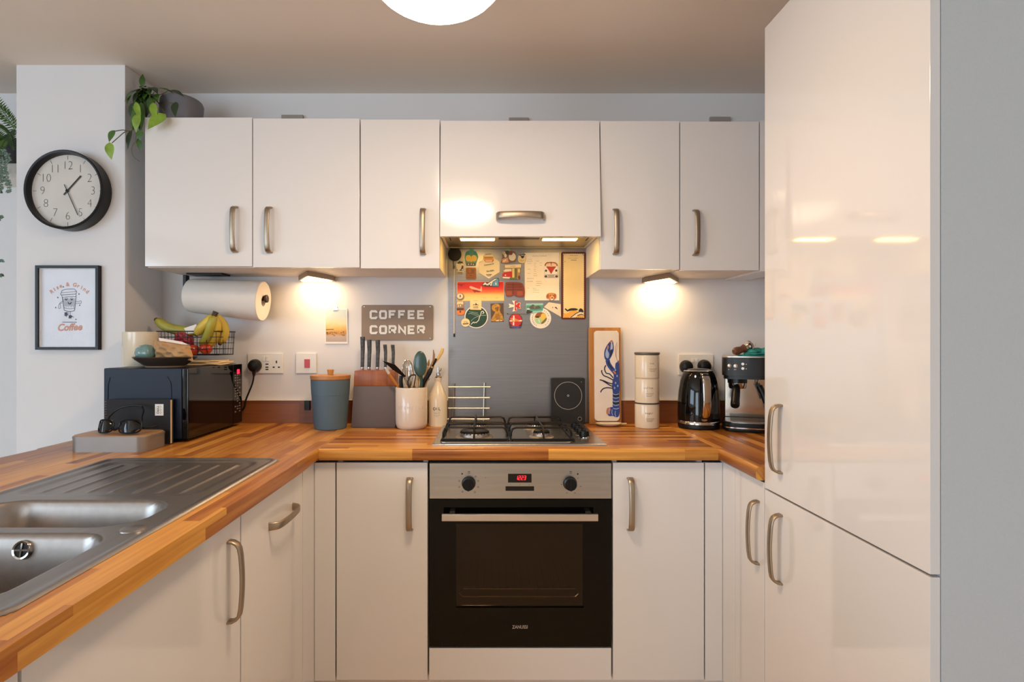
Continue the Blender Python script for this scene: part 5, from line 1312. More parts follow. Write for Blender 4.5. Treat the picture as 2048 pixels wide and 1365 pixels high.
mag('balloon_magnet', 'teal and yellow lantern-shaped magnet in the top row right of the black disc', 'magnet', q1, [(385, 200), (385, 178), (425, 178), (428, 200), (470, 225), (490, 280), (470, 340), (455, 395), (335, 395), (325, 345), (312, 290), (330, 225)], .004,
    [(1, oval(q1, 400, 240, 75, 42)), (2, oval(q1, 365, 300, 38, 42)), (2, oval(q1, 435, 300, 38, 42)), (3, oval(q1, 400, 225, 30, 40)), (4, [(335, 360), (455, 360), (452, 395), (338, 395)]), (5, oval(q1, 365, 378, 7, 8, 8)), (5, oval(q1, 400, 376, 7, 8, 8)), (5, oval(q1, 428, 380, 7, 8, 8)), (2, oval(q1, 400, 330, 20, 18))],
    [K('bal', (84, 158, 150)), tl, ye, K('teal2', (70, 150, 130)), K('balbase', (92, 84, 72)), wh])
mag('bird_magnet', 'black and white seabird magnet under the black disc', 'magnet', q1, [(205, 375), (225, 345), (265, 332), (300, 350), (315, 368), (302, 380), (300, 420), (290, 448), (305, 462), (290, 480), (290, 500), (220, 500), (215, 470), (240, 450), (212, 430)], .004,
    [(1, [(215, 360), (250, 335), (290, 345), (300, 365), (260, 366), (235, 375)]), (2, oval(q1, 246, 405, 34, 36)), (1, [(282, 390), (300, 400), (298, 430), (270, 450), (300, 462), (240, 458), (268, 440)]), (1, oval(q1, 258, 374, 5, 6, 8)), (3, [(302, 362), (318, 366), (300, 378)]), (4, [(220, 472), (288, 472), (288, 498), (220, 498)])],
    [wh, K('bird', (52, 62, 70)), K('bird2', (224, 220, 206)), og, K('stone', (140, 130, 110))])
mag('leather_magnet', 'plain brown rounded rectangular magnet below the lantern-shaped one', 'magnet', q1, rrect(330, 462, 420, 570, 18, 4), .005, [(1, rrect(350, 440, 440, 552, 10, 3)), (0, oval(q1, 380, 462, 22, 26)), (0, rrect(356, 434, 500, 540, 8, 3)), (1, rrect(372, 418, 512, 530, 6, 3))], [br, K('brown2', (128, 74, 36))])
mag('hexagon_magnet', 'cream hexagonal magnet with two script words and an orange banner', 'magnet', q1, [(498, 352), (560, 318), (552, 272), (570, 264), (575, 240), (665, 236), (672, 262), (690, 270), (692, 300), (715, 310), (764, 344), (764, 478), (626, 562), (498, 486)], .003,
    [(1, [(552, 274), (690, 274), (690, 318), (552, 318)]), (2, [(566, 284), (678, 284), (678, 304), (566, 304)]), (3, [(562, 318), (690, 318), (676, 350), (580, 350)]), (0, [(576, 326), (672, 326), (668, 342), (584, 342)]), (4, word(q1, 'Commerch', .0092, 624, 380, shear=.3, rot=10, bold=.02)), (4, word(q1, 'Verdabs', .0102, 640, 462, shear=.3, rot=10, bold=.02)), (4, word(q1, 'EST', .003, 622, 248)), (4, stroke(q1, [(590, 512), (664, 508)], 6)), (4, stroke(q1, [(604, 526), (652, 523)], 5)), (5, [(580, 246), (660, 242), (662, 250), (582, 254)])],
    [K('hexcream', (236, 222, 186)), ye, K('oran2', (196, 120, 40)), K('redor', (206, 92, 54)), bk, K('ink', (90, 84, 80))])
mag('tail_magnet', 'aeroplane-shaped magnet with a blue panel overlapping the red print', 'magnet', q1, [(535, 640), (560, 610), (585, 600), (600, 620), (650, 590), (700, 555), (745, 550), (755, 560), (752, 664), (660, 660), (560, 655)], .005,
    [(1, [(672, 655), (682, 600), (748, 562), (748, 658)]), (2, [(548, 640), (570, 614), (585, 610), (600, 632), (700, 566), (735, 562), (675, 600), (660, 652)]), (3, oval(q1, 580, 645, 12, 7, 10)), (3, oval(q1, 632, 645, 12, 7, 10)), (3, oval(q1, 600, 618, 7, 6, 8)), (3, oval(q1, 648, 628, 8, 6, 8)), (2, [(705, 638), (714, 600), (728, 638)])],
    [K('tail', (74, 92, 100)), K('tailblue', (92, 160, 196)), wh, bk])
mag('sheepdog_magnet', 'farm animals magnet with a white woolly sheep and green cap at the top centre', 'magnet', q1, [(795, 250), (820, 205), (850, 180), (905, 180), (915, 205), (955, 215), (975, 260), (970, 330), (940, 350), (790, 365), (790, 310), (800, 290)], .005,
    [(1, oval(q1, 866, 196, 46, 14)), (2, oval(q1, 925, 282, 46, 52)), (3, oval(q1, 860, 230, 30, 28)), (4, [(794, 310), (868, 292), (880, 354), (794, 362)]), (5, oval(q1, 905, 235, 26, 26)), (6, oval(q1, 820, 235, 20, 24)), (2, oval(q1, 838, 268, 16, 24)), (2, stroke(q1, [(808, 342), (850, 318)], 14))],
    [K('farm', (120, 92, 66)), K('cap', (132, 156, 130)), K('wool', (226, 214, 190)), K('fdark', (62, 60, 48)), K('salmon', (214, 150, 112)), K('mar', (130, 60, 46)), K('fawn', (196, 168, 128))], smooth=True)
mag('sheep_magnet', 'cream fluffy sheep magnet with a dark face at the left edge of the letter', 'magnet', q1, [(1000, 290), (1010, 262), (1050, 250), (1085, 262), (1095, 300), (1090, 345), (1060, 362), (1018, 355), (1000, 330)], .006,
    [(1, [(1028, 258), (1050, 250), (1075, 252), (1078, 282), (1062, 304), (1044, 300), (1034, 280)]), (1, [(1012, 258), (1032, 252), (1036, 264), (1016, 268)]), (1, [(1072, 248), (1092, 244), (1090, 258), (1074, 262)]), (2, oval(q1, 1046, 266, 6, 6, 8)), (2, oval(q1, 1062, 266, 6, 6, 8)), (3, oval(q1, 1048, 330, 34, 16))], [K('fleece', (226, 204, 150)), bk, wh, K('fleece2', (208, 184, 128))], smooth=True)
mag('camper_magnet', 'red camper van magnet with a cream sign board below the farm animals', 'magnet', q1, [(795, 540), (795, 480), (825, 440), (828, 385), (1040, 372), (1040, 420), (1025, 430), (1025, 570), (890, 572), (880, 560), (800, 556)], .005,
    [(1, [(830, 386), (1038, 376), (1036, 418), (830, 424)]), (2, word(q1, 'San Francisco', .0038, 934, 402, rot=1, bold=.03)), (3, cvp([(798, 540), (800, 500), (840, 478), (915, 470), (918, 552), (805, 552)])), (4, [(815, 470), (835, 442), (912, 440), (914, 466), (840, 474)]), (4, stroke(q1, [(802, 548), (900, 552)], 16)), (4, oval(q1, 838, 518, 9, 9, 10)), (5, [(925, 432), (952, 432), (952, 550), (925, 550)]), (6, [(955, 432), (985, 430), (985, 562), (955, 562)]), (5, oval(q1, 1010, 460, 13, 26, 12)), (7, oval(q1, 1012, 545, 13, 24, 12)), (8, [(890, 548), (985, 548), (985, 570), (890, 570)]), (4, stroke(q1, [(815, 458), (908, 454)], 5))],
    [K('campbase', (168, 140, 92)), cr, bk, rd, wh, K('palecol', (226, 204, 130)), K('olive', (112, 96, 52)), K('wine', (120, 40, 34)), gn])
mag('sunset_print', 'red to yellow sunset card with a white aeroplane', 'postcard', q1, [(218, 600), (815, 596), (820, 845), (218, 850)], .0006,
    [(1, [(222, 604), (812, 600), (816, 842), (222, 846)]), (2, cvp([(375, 668), (395, 656), (440, 672), (512, 694), (522, 662), (532, 664), (536, 716), (520, 724), (460, 704), (400, 690)])), (3, [(415, 705), (470, 706), (530, 724), (500, 736), (425, 726)]), (3, [(440, 726), (455, 726), (450, 742), (440, 742)]), (3, [(225, 626), (318, 630), (318, 636), (290, 640), (280, 660), (262, 660), (256, 644), (228, 640)]), (4, word(q1, 'SUNSET', .0042, 570, 808, bold=.0)), (4, word(q1, 'SUNSET', .0042, 728, 808, bold=.0)), (5, [(220, 842), (818, 838), (819, 846), (220, 850)])],
    [K('cardcream', (228, 206, 150)), ramp_mat('sunset', [(0, (238, 214, 138)), (.35, (240, 196, 110)), (.55, (232, 110, 52)), (.75, (216, 44, 30)), (1, (212, 28, 26))], 2, 0, .072, .10, ns=16), K('plane', (240, 176, 140)), K('planed', (150, 32, 24)), K('caption', (150, 128, 80)), K('edge', (206, 180, 130))], group='papers on the splashback')
mag('wooden_magnet', 'reddish-brown arched leather-look magnet in the middle of the collection', 'magnet', q1, [(838, 630), (845, 608), (900, 606), (960, 606), (1040, 615), (1068, 650), (1085, 720), (1078, 785), (1030, 795), (975, 788), (950, 770), (910, 788), (850, 785), (838, 740), (825, 700)], .006,
    [(1, stroke(q1, [(860, 640), (1040, 640)], 7)), (1, stroke(q1, [(852, 672), (1050, 668)], 7)), (1, stroke(q1, [(850, 704), (1056, 704)], 7)), (2, rrect(850, 920, 722, 774, 14, 3)), (2, rrect(985, 1060, 722, 778, 14, 3)), (1, stroke(q1, [(935, 620), (935, 760)], 7))], [K('redbrown', (128, 52, 30)), K('redbrown2', (92, 36, 22)), K('redbrown3', (152, 70, 38))], smooth=True)
mag('clock_magnet', 'small round cream magnet with a grey rim at the lower left of the sunset card', 'magnet', q1, oval(q1, 260, 790, 50, 46, 28), .006, [(1, oval(q1, 256, 786, 38, 34, 24)), (2, [(252, 770), (264, 765), (268, 800), (250, 800)]), (3, stroke(q1, [(230, 805), (240, 795)], 8))], [K('rimgrey', (142, 122, 96)), cr, K('needle', (126, 70, 40)), ye])
mag('snowdome_magnet', 'orange and cream rounded jar-shaped magnet at the far left, below the small round one', 'magnet', q1, [(210, 870), (222, 850), (300, 850), (306, 880), (300, 930), (318, 960), (320, 1010), (290, 1030), (230, 1030), (210, 1000), (212, 930)], .006,
    [(1, [(222, 856), (298, 856), (300, 890), (216, 892)]), (2, oval(q1, 258, 915, 40, 30)), (3, [(214, 940), (302, 936), (306, 966), (214, 968)]), (4, [(216, 968), (312, 966), (312, 1006), (280, 1024), (236, 1024), (216, 1000)]), (1, oval(q1, 235, 912, 8, 14, 8)), (1, oval(q1, 262, 908, 8, 14, 8)), (3, oval(q1, 260, 985, 10, 16, 8))], [K('dome', (190, 128, 74)), K('domec', (232, 210, 150)), K('domeg', (150, 130, 110)), K('domeb', (90, 46, 24)), K('domeo', (222, 124, 54))])
mag('green_disc_magnet', 'large dark green round magnet with a white rim and thin line drawing', 'magnet', q4, oval(q4, 928, 695, 300, 290, 48), .004,
    [(1, oval(q4, 928, 695, 276, 266, 44)), (0, stroke(q4, [(790, 890), (850, 830), (930, 840), (990, 780), (1010, 700), (1040, 640), (1060, 560), (1100, 545), (1125, 590), (1090, 610)], 7)), (2, stroke(q4, [(1040, 640), (960, 690), (880, 720), (800, 790), (810, 810)], 6)), (2, stroke(q4, [(720, 620), (820, 590), (930, 620), (1010, 660)], 6)), (2, stroke(q4, [(740, 560), (860, 570), (980, 600)], 5)), (2, stroke(q4, [(1045, 655), (1180, 655)], 8)), (2, stroke(q4, [(860, 870), (900, 850), (905, 815)], 5)), (2, stroke(q4, [(760, 600), (900, 650), (1000, 690)], 5))], [wh, K('bottle', (18, 62, 44)), K('pale', (120, 150, 132))])
mag('mountain_magnet', 'small cream square magnet with a black mountain, above the green disc', 'magnet', q4, [(770, 240), (1062, 244), (1060, 518), (768, 512)], .0045, [(1, word(q4, 'LIMERICK', .0052, 915, 278, bold=.0)), (2, [(830, 392), (860, 376), (880, 366), (884, 394)]), (2, [(900, 394), (905, 360), (925, 335), (940, 372), (990, 384), (985, 396), (940, 390), (920, 400)]), (2, word(q4, 'AWARD', .0058, 915, 436, bold=.02)), (1, stroke(q4, [(850, 466), (985, 466)], 8))], [K('sqcream', (234, 210, 152)), K('gold', (172, 140, 90)), bk], )
mag('round_button_magnet', 'small cream round magnet overlapping the lower left of the green disc', 'magnet', q4, oval(q4, 655, 840, 112, 108, 30), .0065, [(1, word(q4, 'AYE', .0088, 655, 825, bold=.01)), (1, stroke(q4, [(585, 875), (650, 872), (730, 862)], 14))], [K('butcream', (240, 216, 156)), K('butink', (132, 104, 68))])
mag('dog_photo_magnet', 'rectangular photo magnet of a golden curly dog right of the green disc', 'magnet', q4, [(1290, 352), (1625, 340), (1635, 815), (1310, 825)], .003,
    [(1, cvp([(1330, 420), (1400, 365), (1490, 365), (1545, 430), (1530, 540), (1590, 640), (1620, 740), (1600, 800), (1330, 805), (1330, 720), (1390, 620), (1400, 560), (1340, 520)])), (2, cvp([(1400, 470), (1460, 430), (1500, 500), (1450, 560)])), (2, cvp([(1420, 640), (1500, 620), (1540, 720), (1440, 760)])), (3, [(1430, 784), (1500, 778), (1510, 796), (1440, 802)]), (3, [(1545, 780), (1585, 776), (1580, 794), (1545, 796)]), (4, oval(q4, 1436, 470, 10, 10, 8)), (4, oval(q4, 1490, 466, 10, 10, 8)), (4, oval(q4, 1470, 520, 16, 12, 8))],
    [K('photod', (86, 62, 44)), mat('curlyfur', (176, 132, 60), .8, var=.4, vs=120), mat('curlyfur2', (150, 104, 44), .8, var=.4, vs=120), wh, bk])
mag('cross_magnet', 'red and white eight-pointed cross magnet below the arched brown one', 'magnet', q1, [(956, 905), (918, 838), (956, 850), (986, 835), (975, 890), (1012, 860), (1035, 880), (1022, 912), (1040, 945), (1010, 950), (978, 926), (988, 985), (956, 975), (924, 990), (950, 920), (870, 942), (895, 912), (868, 875)], .005,
    [(1, [(956, 852), (984, 840), (970, 900), (1010, 866), (1030, 884), (1014, 912), (1034, 940), (1008, 944), (970, 924), (984, 980), (956, 970)])], [wh, rd])
mag('rock_magnet', 'rectangular turquoise sea magnet with dark rocks above the round cafe magnet', 'magnet', q1, [(1100, 878), (1322, 876), (1318, 968), (1300, 990), (1150, 1015), (1100, 1010)], .005,
    [(1, [(1104, 905), (1318, 900), (1314, 966), (1106, 980)]), (2, cvp([(1140, 935), (1165, 905), (1195, 892), (1225, 918), (1260, 905), (1290, 940), (1230, 952), (1160, 950)])), (3, cvp([(1104, 985), (1125, 960), (1160, 975), (1190, 985), (1150, 1008), (1108, 1008)])), (4, oval(q1, 1130, 950, 22, 8)), (5, oval(q1, 1210, 925, 12, 20))], [K('seasky', (146, 196, 190)), K('sea', (74, 148, 136)), K('rock', (84, 88, 80)), K('rockd', (56, 50, 44)), wh, K('rock2', (116, 112, 94))])
def around(q, s_, cx, cy, r, a0, a1, size):
    def go(m, w):
        for i, ch in enumerate(s_):
            a = a0 + (a1 - a0) * i / (len(s_) - 1); u, v = P_(q, [(cx + r * math.cos(R(a)), cy - r * math.sin(R(a)))])[0]; m.wtext(ch, size, u, v, w, rot=a - 90, bold=.02)
    return go
mag('cafe_magnet', 'round white cafe magnet lettered round its rim with a colourful centre', 'magnet', q1, oval(q1, 1288, 1068, 135, 132, 44), .0035,
    [(1, oval(q1, 1288, 1068, 78, 76, 32)), (2, cvp([(1216, 1040), (1250, 998), (1300, 994), (1345, 1012), (1352, 1050), (1300, 1046), (1262, 1060), (1222, 1060)])), (3, oval(q1, 1322, 1040, 32, 34)), (4, cvp([(1214, 1076), (1260, 1062), (1300, 1080), (1296, 1128), (1250, 1140), (1220, 1110)])), (5, cvp([(1296, 1128), (1330, 1090), (1362, 1060), (1364, 1090), (1330, 1130), (1300, 1142)])), (6, [(1224, 1050), (1262, 1040), (1270, 1062), (1230, 1062)]), (0, stroke(q1, [(1262, 1085), (1276, 1120)], 8)), (6, around(q1, 'PENZANCE', 1288, 1068, 105, 238, 150, .0058)), (6, around(q1, 'ESCO CAFE', 1288, 1068, 105, 62, -52, .0058))],
    [wh, K('cafey', (226, 190, 92)), K('cafer', (150, 84, 40)), ye, K('cafeg', (168, 206, 158)), K('cafeo', (112, 112, 66)), bk])
mag('arch_magnet', 'red dome-shaped magnet with a kangaroo outline at the bottom centre', 'magnet', q1, [(880, 1090), (895, 1040), (930, 1015), (970, 1008), (1015, 1020), (1048, 1055), (1055, 1110), (1045, 1165), (1030, 1195), (990, 1192), (940, 1196), (895, 1195), (885, 1150)], .006,
    [(1, oval(q1, 968, 1095, 78, 80)), (2, stroke(q1, [(890, 1102), (1050, 1100)], 12)), (3, cvp([(905, 1080), (940, 1060), (985, 1082), (1020, 1095), (985, 1110), (950, 1112), (925, 1098)])), (2, stroke(q1, [(945, 1035), (940, 1160)], 14)), (4, cvp([(900, 1180), (950, 1166), (1000, 1170), (1040, 1182), (1000, 1192), (940, 1190)])), (3, stroke(q1, [(905, 1070), (925, 1090), (945, 1120)], 10))], [K('archd', (80, 40, 34)), rd, wh, K('roo', (214, 130, 66)), K('purple', (86, 74, 140))])
m = MB(); u0, v0 = P_(q1, [(858, 1008)])[0]; u1, v1 = P_(q1, [(1150, 1012)])[0]; m.box(u0, u1, YM - .0042, YM + .0002, v1 - .0011, v1 + .0022, .0006); m.m(1).box(u0, u0 + .004, YM - .0046, YM, v1 - .0016, v1 + .0028)
single('metal_strip', m, [K('strip', (120, 116, 110), .35), bk], 'thin grey metal strip behind the red dome magnet', 'strip', MG)
def scrib(seed, rows):
    def go(m, w):
        rg = random.Random(seed)
        for x, y, L in rows:
            x0 = x
            while x0 < x + L:
                l_ = rg.uniform(5, 11); m.rib(P_(q3, [(x0, y + rg.uniform(-3, 3)), (x0 + l_ * .5, y + rg.uniform(-5, 5)), (x0 + l_, y + rg.uniform(-3, 3))]), .0009, w); x0 += l_ + 2.5
    return go
rows = [(335, 243, 220), (262, 295, 66), (258, 322, 80), (396, 320, 42), (268, 355, 44), (368, 355, 26), (448, 350, 44), (370, 385, 18), (455, 384, 26), (366, 411, 26), (266, 442, 40), (362, 444, 24), (364, 472, 26), (264, 507, 38), (360, 510, 36), (358, 545, 50), (262, 585, 96), (262, 630, 86), (396, 628, 78), (396, 660, 90), (396, 692, 66), (262, 733, 24), (346, 734, 44), (350, 760, 92), (350, 795, 84)]
mag('handwritten_letter', 'white handwritten list held up by a camper van magnet', 'paper', q3, [(222, 196), (744, 192), (748, 918), (225, 918)], .0006, [(1, scrib(5, rows))], [K('letter', (238, 226, 204)), K('handink', (104, 90, 80))], group='papers on the splashback')
mag('van_magnet', 'white and red camper van front magnet pinned on the handwritten list', 'magnet', q3, [(520, 400), (528, 365), (555, 340), (622, 332), (690, 342), (718, 368), (726, 400), (722, 560), (700, 572), (540, 572), (518, 562)], .007,
    [(1, [(528, 368), (556, 342), (622, 336), (688, 344), (716, 370), (722, 398), (524, 398)]), (2, cvp([(542, 396), (552, 366), (590, 356), (614, 356), (614, 402), (560, 404)])), (2, cvp([(632, 356), (668, 358), (694, 368), (702, 396), (680, 404), (632, 402)])), (3, [(545, 406), (700, 406), (660, 460), (622, 522), (585, 460)]), (4, oval(q3, 545, 470, 17, 18)), (4, oval(q3, 700, 468, 17, 18)), (5, [(530, 524), (716, 522), (716, 540), (530, 542)]), (4, oval(q3, 543, 556, 22, 16)), (4, oval(q3, 704, 556, 22, 16)), (6, stroke(q3, [(575, 550), (672, 550)], 26))],
    [wh, K('vanroof', (150, 50, 40)), K('screen', (224, 200, 160)), K('vanred', (182, 34, 38)), K('lampd', (60, 44, 40)), K('bump', (196, 188, 176)), K('vanp', (170, 160, 150))])
mag('puppy_magnet', 'small golden puppy head magnet at the lower right corner of the list', 'magnet', q3, [(550, 860), (560, 825), (590, 808), (640, 806), (680, 815), (700, 850), (690, 880), (665, 900), (640, 922), (605, 915), (585, 890), (560, 888)], .006,
    [(1, oval(q3, 572, 855, 20, 32)), (1, oval(q3, 682, 850, 18, 32)), (2, oval(q3, 636, 880, 26, 30)), (3, oval(q3, 638, 882, 12, 9, 10)), (3, oval(q3, 612, 850, 7, 7, 8)), (3, oval(q3, 656, 848, 7, 7, 8)), (4, oval(q3, 636, 908, 18, 10, 10))], [K('pup', (206, 132, 70)), K('pupear', (166, 92, 48)), K('pupm', (224, 176, 124)), bk, wh], smooth=True)
mag('angled_card', 'plain tilted cream card tucked behind the tall notepad', 'card', q3, [(516, 1020), (590, 946), (770, 975), (776, 1170)], .0006, [(1, [(676, 1022), (700, 1016), (728, 1052), (712, 1050)]), (2, stroke(q3, [(640, 1022), (656, 1028)], 10))], [K('card', (226, 212, 186)), bk, K('cardink', (150, 136, 116))], group='papers on the splashback')
def scallop(m, w):
    o_ = []
    for k in range(11): o_.append((818 + 296 * k / 10, 220)); o_.append((818 + 296 * k / 10, 1170))
    for k in range(30): o_.append((1112, 228 + 936 * k / 29)); o_.append((820, 228 + 936 * k / 29))
    for x, y in o_: m.flat(P_(q3, oval(q3, x, y, 13, 13, 12)), w)
mag('tall_notepad', 'tall narrow notepad with a dark red scalloped border and yellow shapes at its foot', 'notepad', q3, rrect(776, 1155, 182, 1208, 28, 5), .003,
    [(1, rrect(812, 1120, 214, 1178, 12, 4)), (1, scallop), (2, word(q3, 'APART FROM', .0058, 966, 240, bold=.0)), (2, word(q3, 'LOVE IS WE NEED', .0050, 955, 278, bold=.0)), (2, stroke(q3, [(925, 308), (1010, 308)], 5)), (2, oval(q3, 835, 330, 6, 6, 8)), (3, cvp([(814, 1115), (860, 1120), (930, 1080), (1005, 1072), (1020, 1092), (960, 1130), (900, 1174), (816, 1174)])), (3, cvp([(1000, 1180), (1040, 1150), (1112, 1150), (1116, 1174), (1010, 1175)])), (4, cvp([(930, 1175), (1000, 1120), (1070, 1085), (1112, 1100), (1114, 1140), (1040, 1146), (990, 1175)])), (5, stroke(q3, [(835, 1045), (870, 1075), (940, 1062), (1010, 1058)], 14)), (5, stroke(q3, [(920, 1178), (1000, 1118), (1070, 1084)], 8)), (5, stroke(q3, [(1020, 1150), (1080, 1130), (1114, 1138)], 8)), (5, cvp([(880, 1066), (920, 1040), (1000, 1040), (1030, 1060), (960, 1074)])), (5, cvp([(1040, 1080), (1066, 1040), (1104, 1060), (1112, 1100), (1080, 1096)]))],
    [K('padborder', (88, 28, 30)), K('padcream', (234, 208, 150)), K('padink', (132, 90, 60)), K('padyel', (236, 168, 60)), K('padwhite', (236, 218, 178)), bk], group='papers on the splashback')

# ================================================================== right of the hob
bd = 2.395
t = thing('serving_board', 'tall wooden board leaning on the wall behind the lobster dish', 'board', (X(1210, bd), Y(2.392), TOP + .0006), (-2.2, 0, 0))
bw, bh = (X(1242, bd) - X(1178.5, bd)) / 2, Z(656, 2.40) - TOP
m = MB().prism([(-bw, 0), (bw, 0), (bw, bh), (-bw, bh)], -.008, .008, .0015); part(t, 'board', m, grain('acacia', (150, 92, 36), (196, 138, 66), 2, 14), local=True)
def zb(x, y): return (X(1170 + x / 5.056, 2.385) - X(1210, 2.385), Z(630 + y / 5.056, 2.385) - TOP - .004)
t = thing('lobster_dish', 'narrow white dish painted with a blue lobster, propped on the board', 'dish', (X(1210, bd), Y(2.392), TOP + .0040), (-2.2, 0, 0))
(dx0, dz1), (dx1, dz0) = zb(88, 163), zb(338, 1072)
m = MB(); m.prism(rrect(dx0, dx1, dz0, dz1, .012), .0085, .020, .003); part(t, 'plate', m, C('dishwhite', (226, 214, 200), .2, coat=.4), local=True)
LB = [K('lobblue', (40, 66, 138)), K('lobnavy', (30, 34, 66)), K('lobpale', (150, 170, 206)), K('loborange', (186, 118, 84))]
m = MB(); LW = .0204
def lp(mi, pts, k=0, sm=True): m.m(mi).flat([zb(*p) for p in (cvp(pts, 5) if sm else pts)], LW + k * .00012)
def lr(mi, pts, w_, k=0): m.m(mi).rib([zb(*p) for p in cvp(pts, 4, False)], [x * .00042 for x in (w_ if isinstance(w_, list) else [w_] * len(cvp(pts, 4, False)))], LW + k * .00012)
lp(0, [(262, 258), (235, 285), (205, 330), (188, 385), (192, 440), (215, 468), (240, 455), (262, 420), (282, 370), (286, 320), (276, 270), (268, 300), (262, 350), (252, 366), (256, 310)])
lp(2, [(216, 340), (200, 390), (206, 430), (228, 440), (238, 400), (226, 370)], 1); lp(3, [(262, 258), (245, 275), (256, 285), (276, 268)], 2); lp(1, [(250, 370), (262, 352), (274, 372), (262, 410), (246, 430)], 1); lp(2, [(262, 310), (276, 300), (276, 340), (266, 350)], 2); lp(3, [(226, 310), (216, 330), (226, 350), (236, 324)], 2)
lr(0, [(222, 460), (232, 500), (262, 545), (300, 590)], 44, 1); lr(1, [(228, 470), (238, 505), (268, 545)], 14, 2); lr(3, [(276, 570), (292, 584), (300, 600)], 16, 3)
lp(0, [(300, 500), (318, 480), (336, 476), (336, 660), (290, 650), (282, 600), (296, 560)], 1); lp(0, [(272, 660), (300, 636), (336, 650), (336, 780), (270, 770)], 2)
for k in range(5): lp(0 if k % 2 == 0 else 1, [(270 - k, 765 + k * 36), (336, 760 + k * 36), (336, 806 + k * 34), (272, 806 + k * 34)], 3 + k, False)
for k in range(5): lr(2, [(272, 800 + k * 36), (300, 808 + k * 36), (332, 800 + k * 36)], 8, 9)
lp(0, [(268, 932), (240, 936), (214, 950), (206, 990), (232, 1022), (270, 1022), (300, 1034), (330, 1020), (334, 930)], 8); lp(3, [(212, 946), (238, 938), (248, 960), (222, 1010), (204, 990)], 9)
for a in ((236, 980), (264, 990), (296, 1004)): lr(2, [(a[0], a[1] - 34), (a[0] - 4, a[1]), (a[0] + 4, a[1] + 24)], 7, 10)
for P in ([(278, 640), (240, 600), (206, 590), (190, 545), (204, 512)], [(276, 662), (226, 634), (180, 614), (160, 575), (166, 562)], [(272, 700), (230, 690), (190, 672), (150, 660), (140, 662)], [(272, 726), (240, 712), (206, 690), (170, 668)], [(270, 744), (220, 738), (180, 746), (156, 768), (150, 786)]): lr(1, P, 11, 4)
lr(3, [(318, 280), (302, 340), (304, 410), (322, 470)], 4, 4); lr(3, [(330, 490), (312, 440), (310, 380), (326, 300)], 3, 4)
for x, y in ((300, 560), (316, 620), (300, 690), (322, 720), (290, 740)): lp(2, [(x - 7, y), (x, y - 12), (x + 7, y), (x, y + 12)], 6)
part(t, 'lobster_painting', m, LB, local=True, label='painted blue lobster')
m = MB(); sc = (X(1218, 2.345), Y(2.345)); m.lathe([(0, 0), (.032, 0), (.045, .004), (.054, .010), (.055, .012), (.05, .011), (.034, .005), (0, .004)], 36, (sc[0], sc[1], TOP), squash=.62); m.strap([(sc[0] + .046, sc[1], TOP + .0095), (sc[0] + .066, sc[1] + .002, TOP + .0095), (sc[0] + .072, sc[1] + .002, TOP + .010)], (0, 1, 0), [.028, .022, .014], .004)
single('spoon_rest', m, M['cream'], 'small cream spoon rest on the worktop before the lobster dish', 'spoon rest')

cnx, cny, cr_ = X(1294, 2.31), Y(2.31), .0485
zz = [TOP, Z(806, 2.31), Z(756.5, 2.31), Z(709, 2.31)]
rimg = C('rimgreyd', (92, 86, 80), .4)
for k, (w_, lb, an) in enumerate((('sugar', 'bottom cream enamel canister of the stack of three, lettered sugar', -96), ('coffee', 'middle cream enamel canister of the stack, lettered coffee', -99), ('tea', 'top cream enamel canister of the stack, lettered tea', -82))):
    z0, z1 = zz[k] + (.0006 if k else 0), zz[k + 1]; h = z1 - z0
    t = thing('storage_tin', lb, 'canister', (cnx, cny, z0), group='cream canisters stacked right of the hob')
    m = MB().lathe([(0, 0), (cr_ - .003, 0), (cr_ - .0005, .002), (cr_, .006), (cr_, h - .008), (cr_ - .0015, h - .003), (0, h - .003)], 44, (cnx, cny, z0)); m.m(1).lathe([(cr_ - .0015, .0005), (cr_ + .0002, .001), (cr_ + .0002, .0022), (cr_ - .0005, .0026)], 44, (cnx, cny, z0)) if k == 1 else None
    part(t, 'body', m, [M['cream'], rimg])
    m = MB()
    if k == 2: m.m(1).lathe([(0, h - .003), (cr_ - .002, h - .003), (cr_ + .0015, h), (cr_ + .0022, h + .004), (cr_ + .0015, h + .0075), (cr_ - .002, h + .0085), (0, h + .006)], 44, (cnx, cny, z0))
    elif k == 0: m.m(1).lathe([(0, h - .003), (cr_ - .001, h - .003), (cr_ + .0006, h - .0022), (cr_ + .0006, h - .0006), (cr_ - .001, h), (0, h)], 44, (cnx, cny, z0))
    else: m.lathe([(0, h - .003), (cr_ - .001, h - .003), (cr_ - .0002, h - .0015), (cr_ - .001, h), (0, h)], 44, (cnx, cny, z0))
    part(t, 'lid', m, [M['cream'], rimg])
    m = MB(); onlathe(m, w_, cnx, cny, cr_, z0 + h * .63, an - 0, .0105, bold=.01)
    lines(m, cnx, cny, cr_, z0 + h * .50, an - 5, .006, .0006, 3)
    for j in range(3): lines(m, cnx, cny, cr_, z0 + h * (.40 - .055 * j), an + 7 - j * 2, .034 - .006 * j, .0013, 8)
    part(t, 'lettering', m, C('canink', (128, 112, 92), .6) if k else C('canink2', (70, 60, 52), .6))

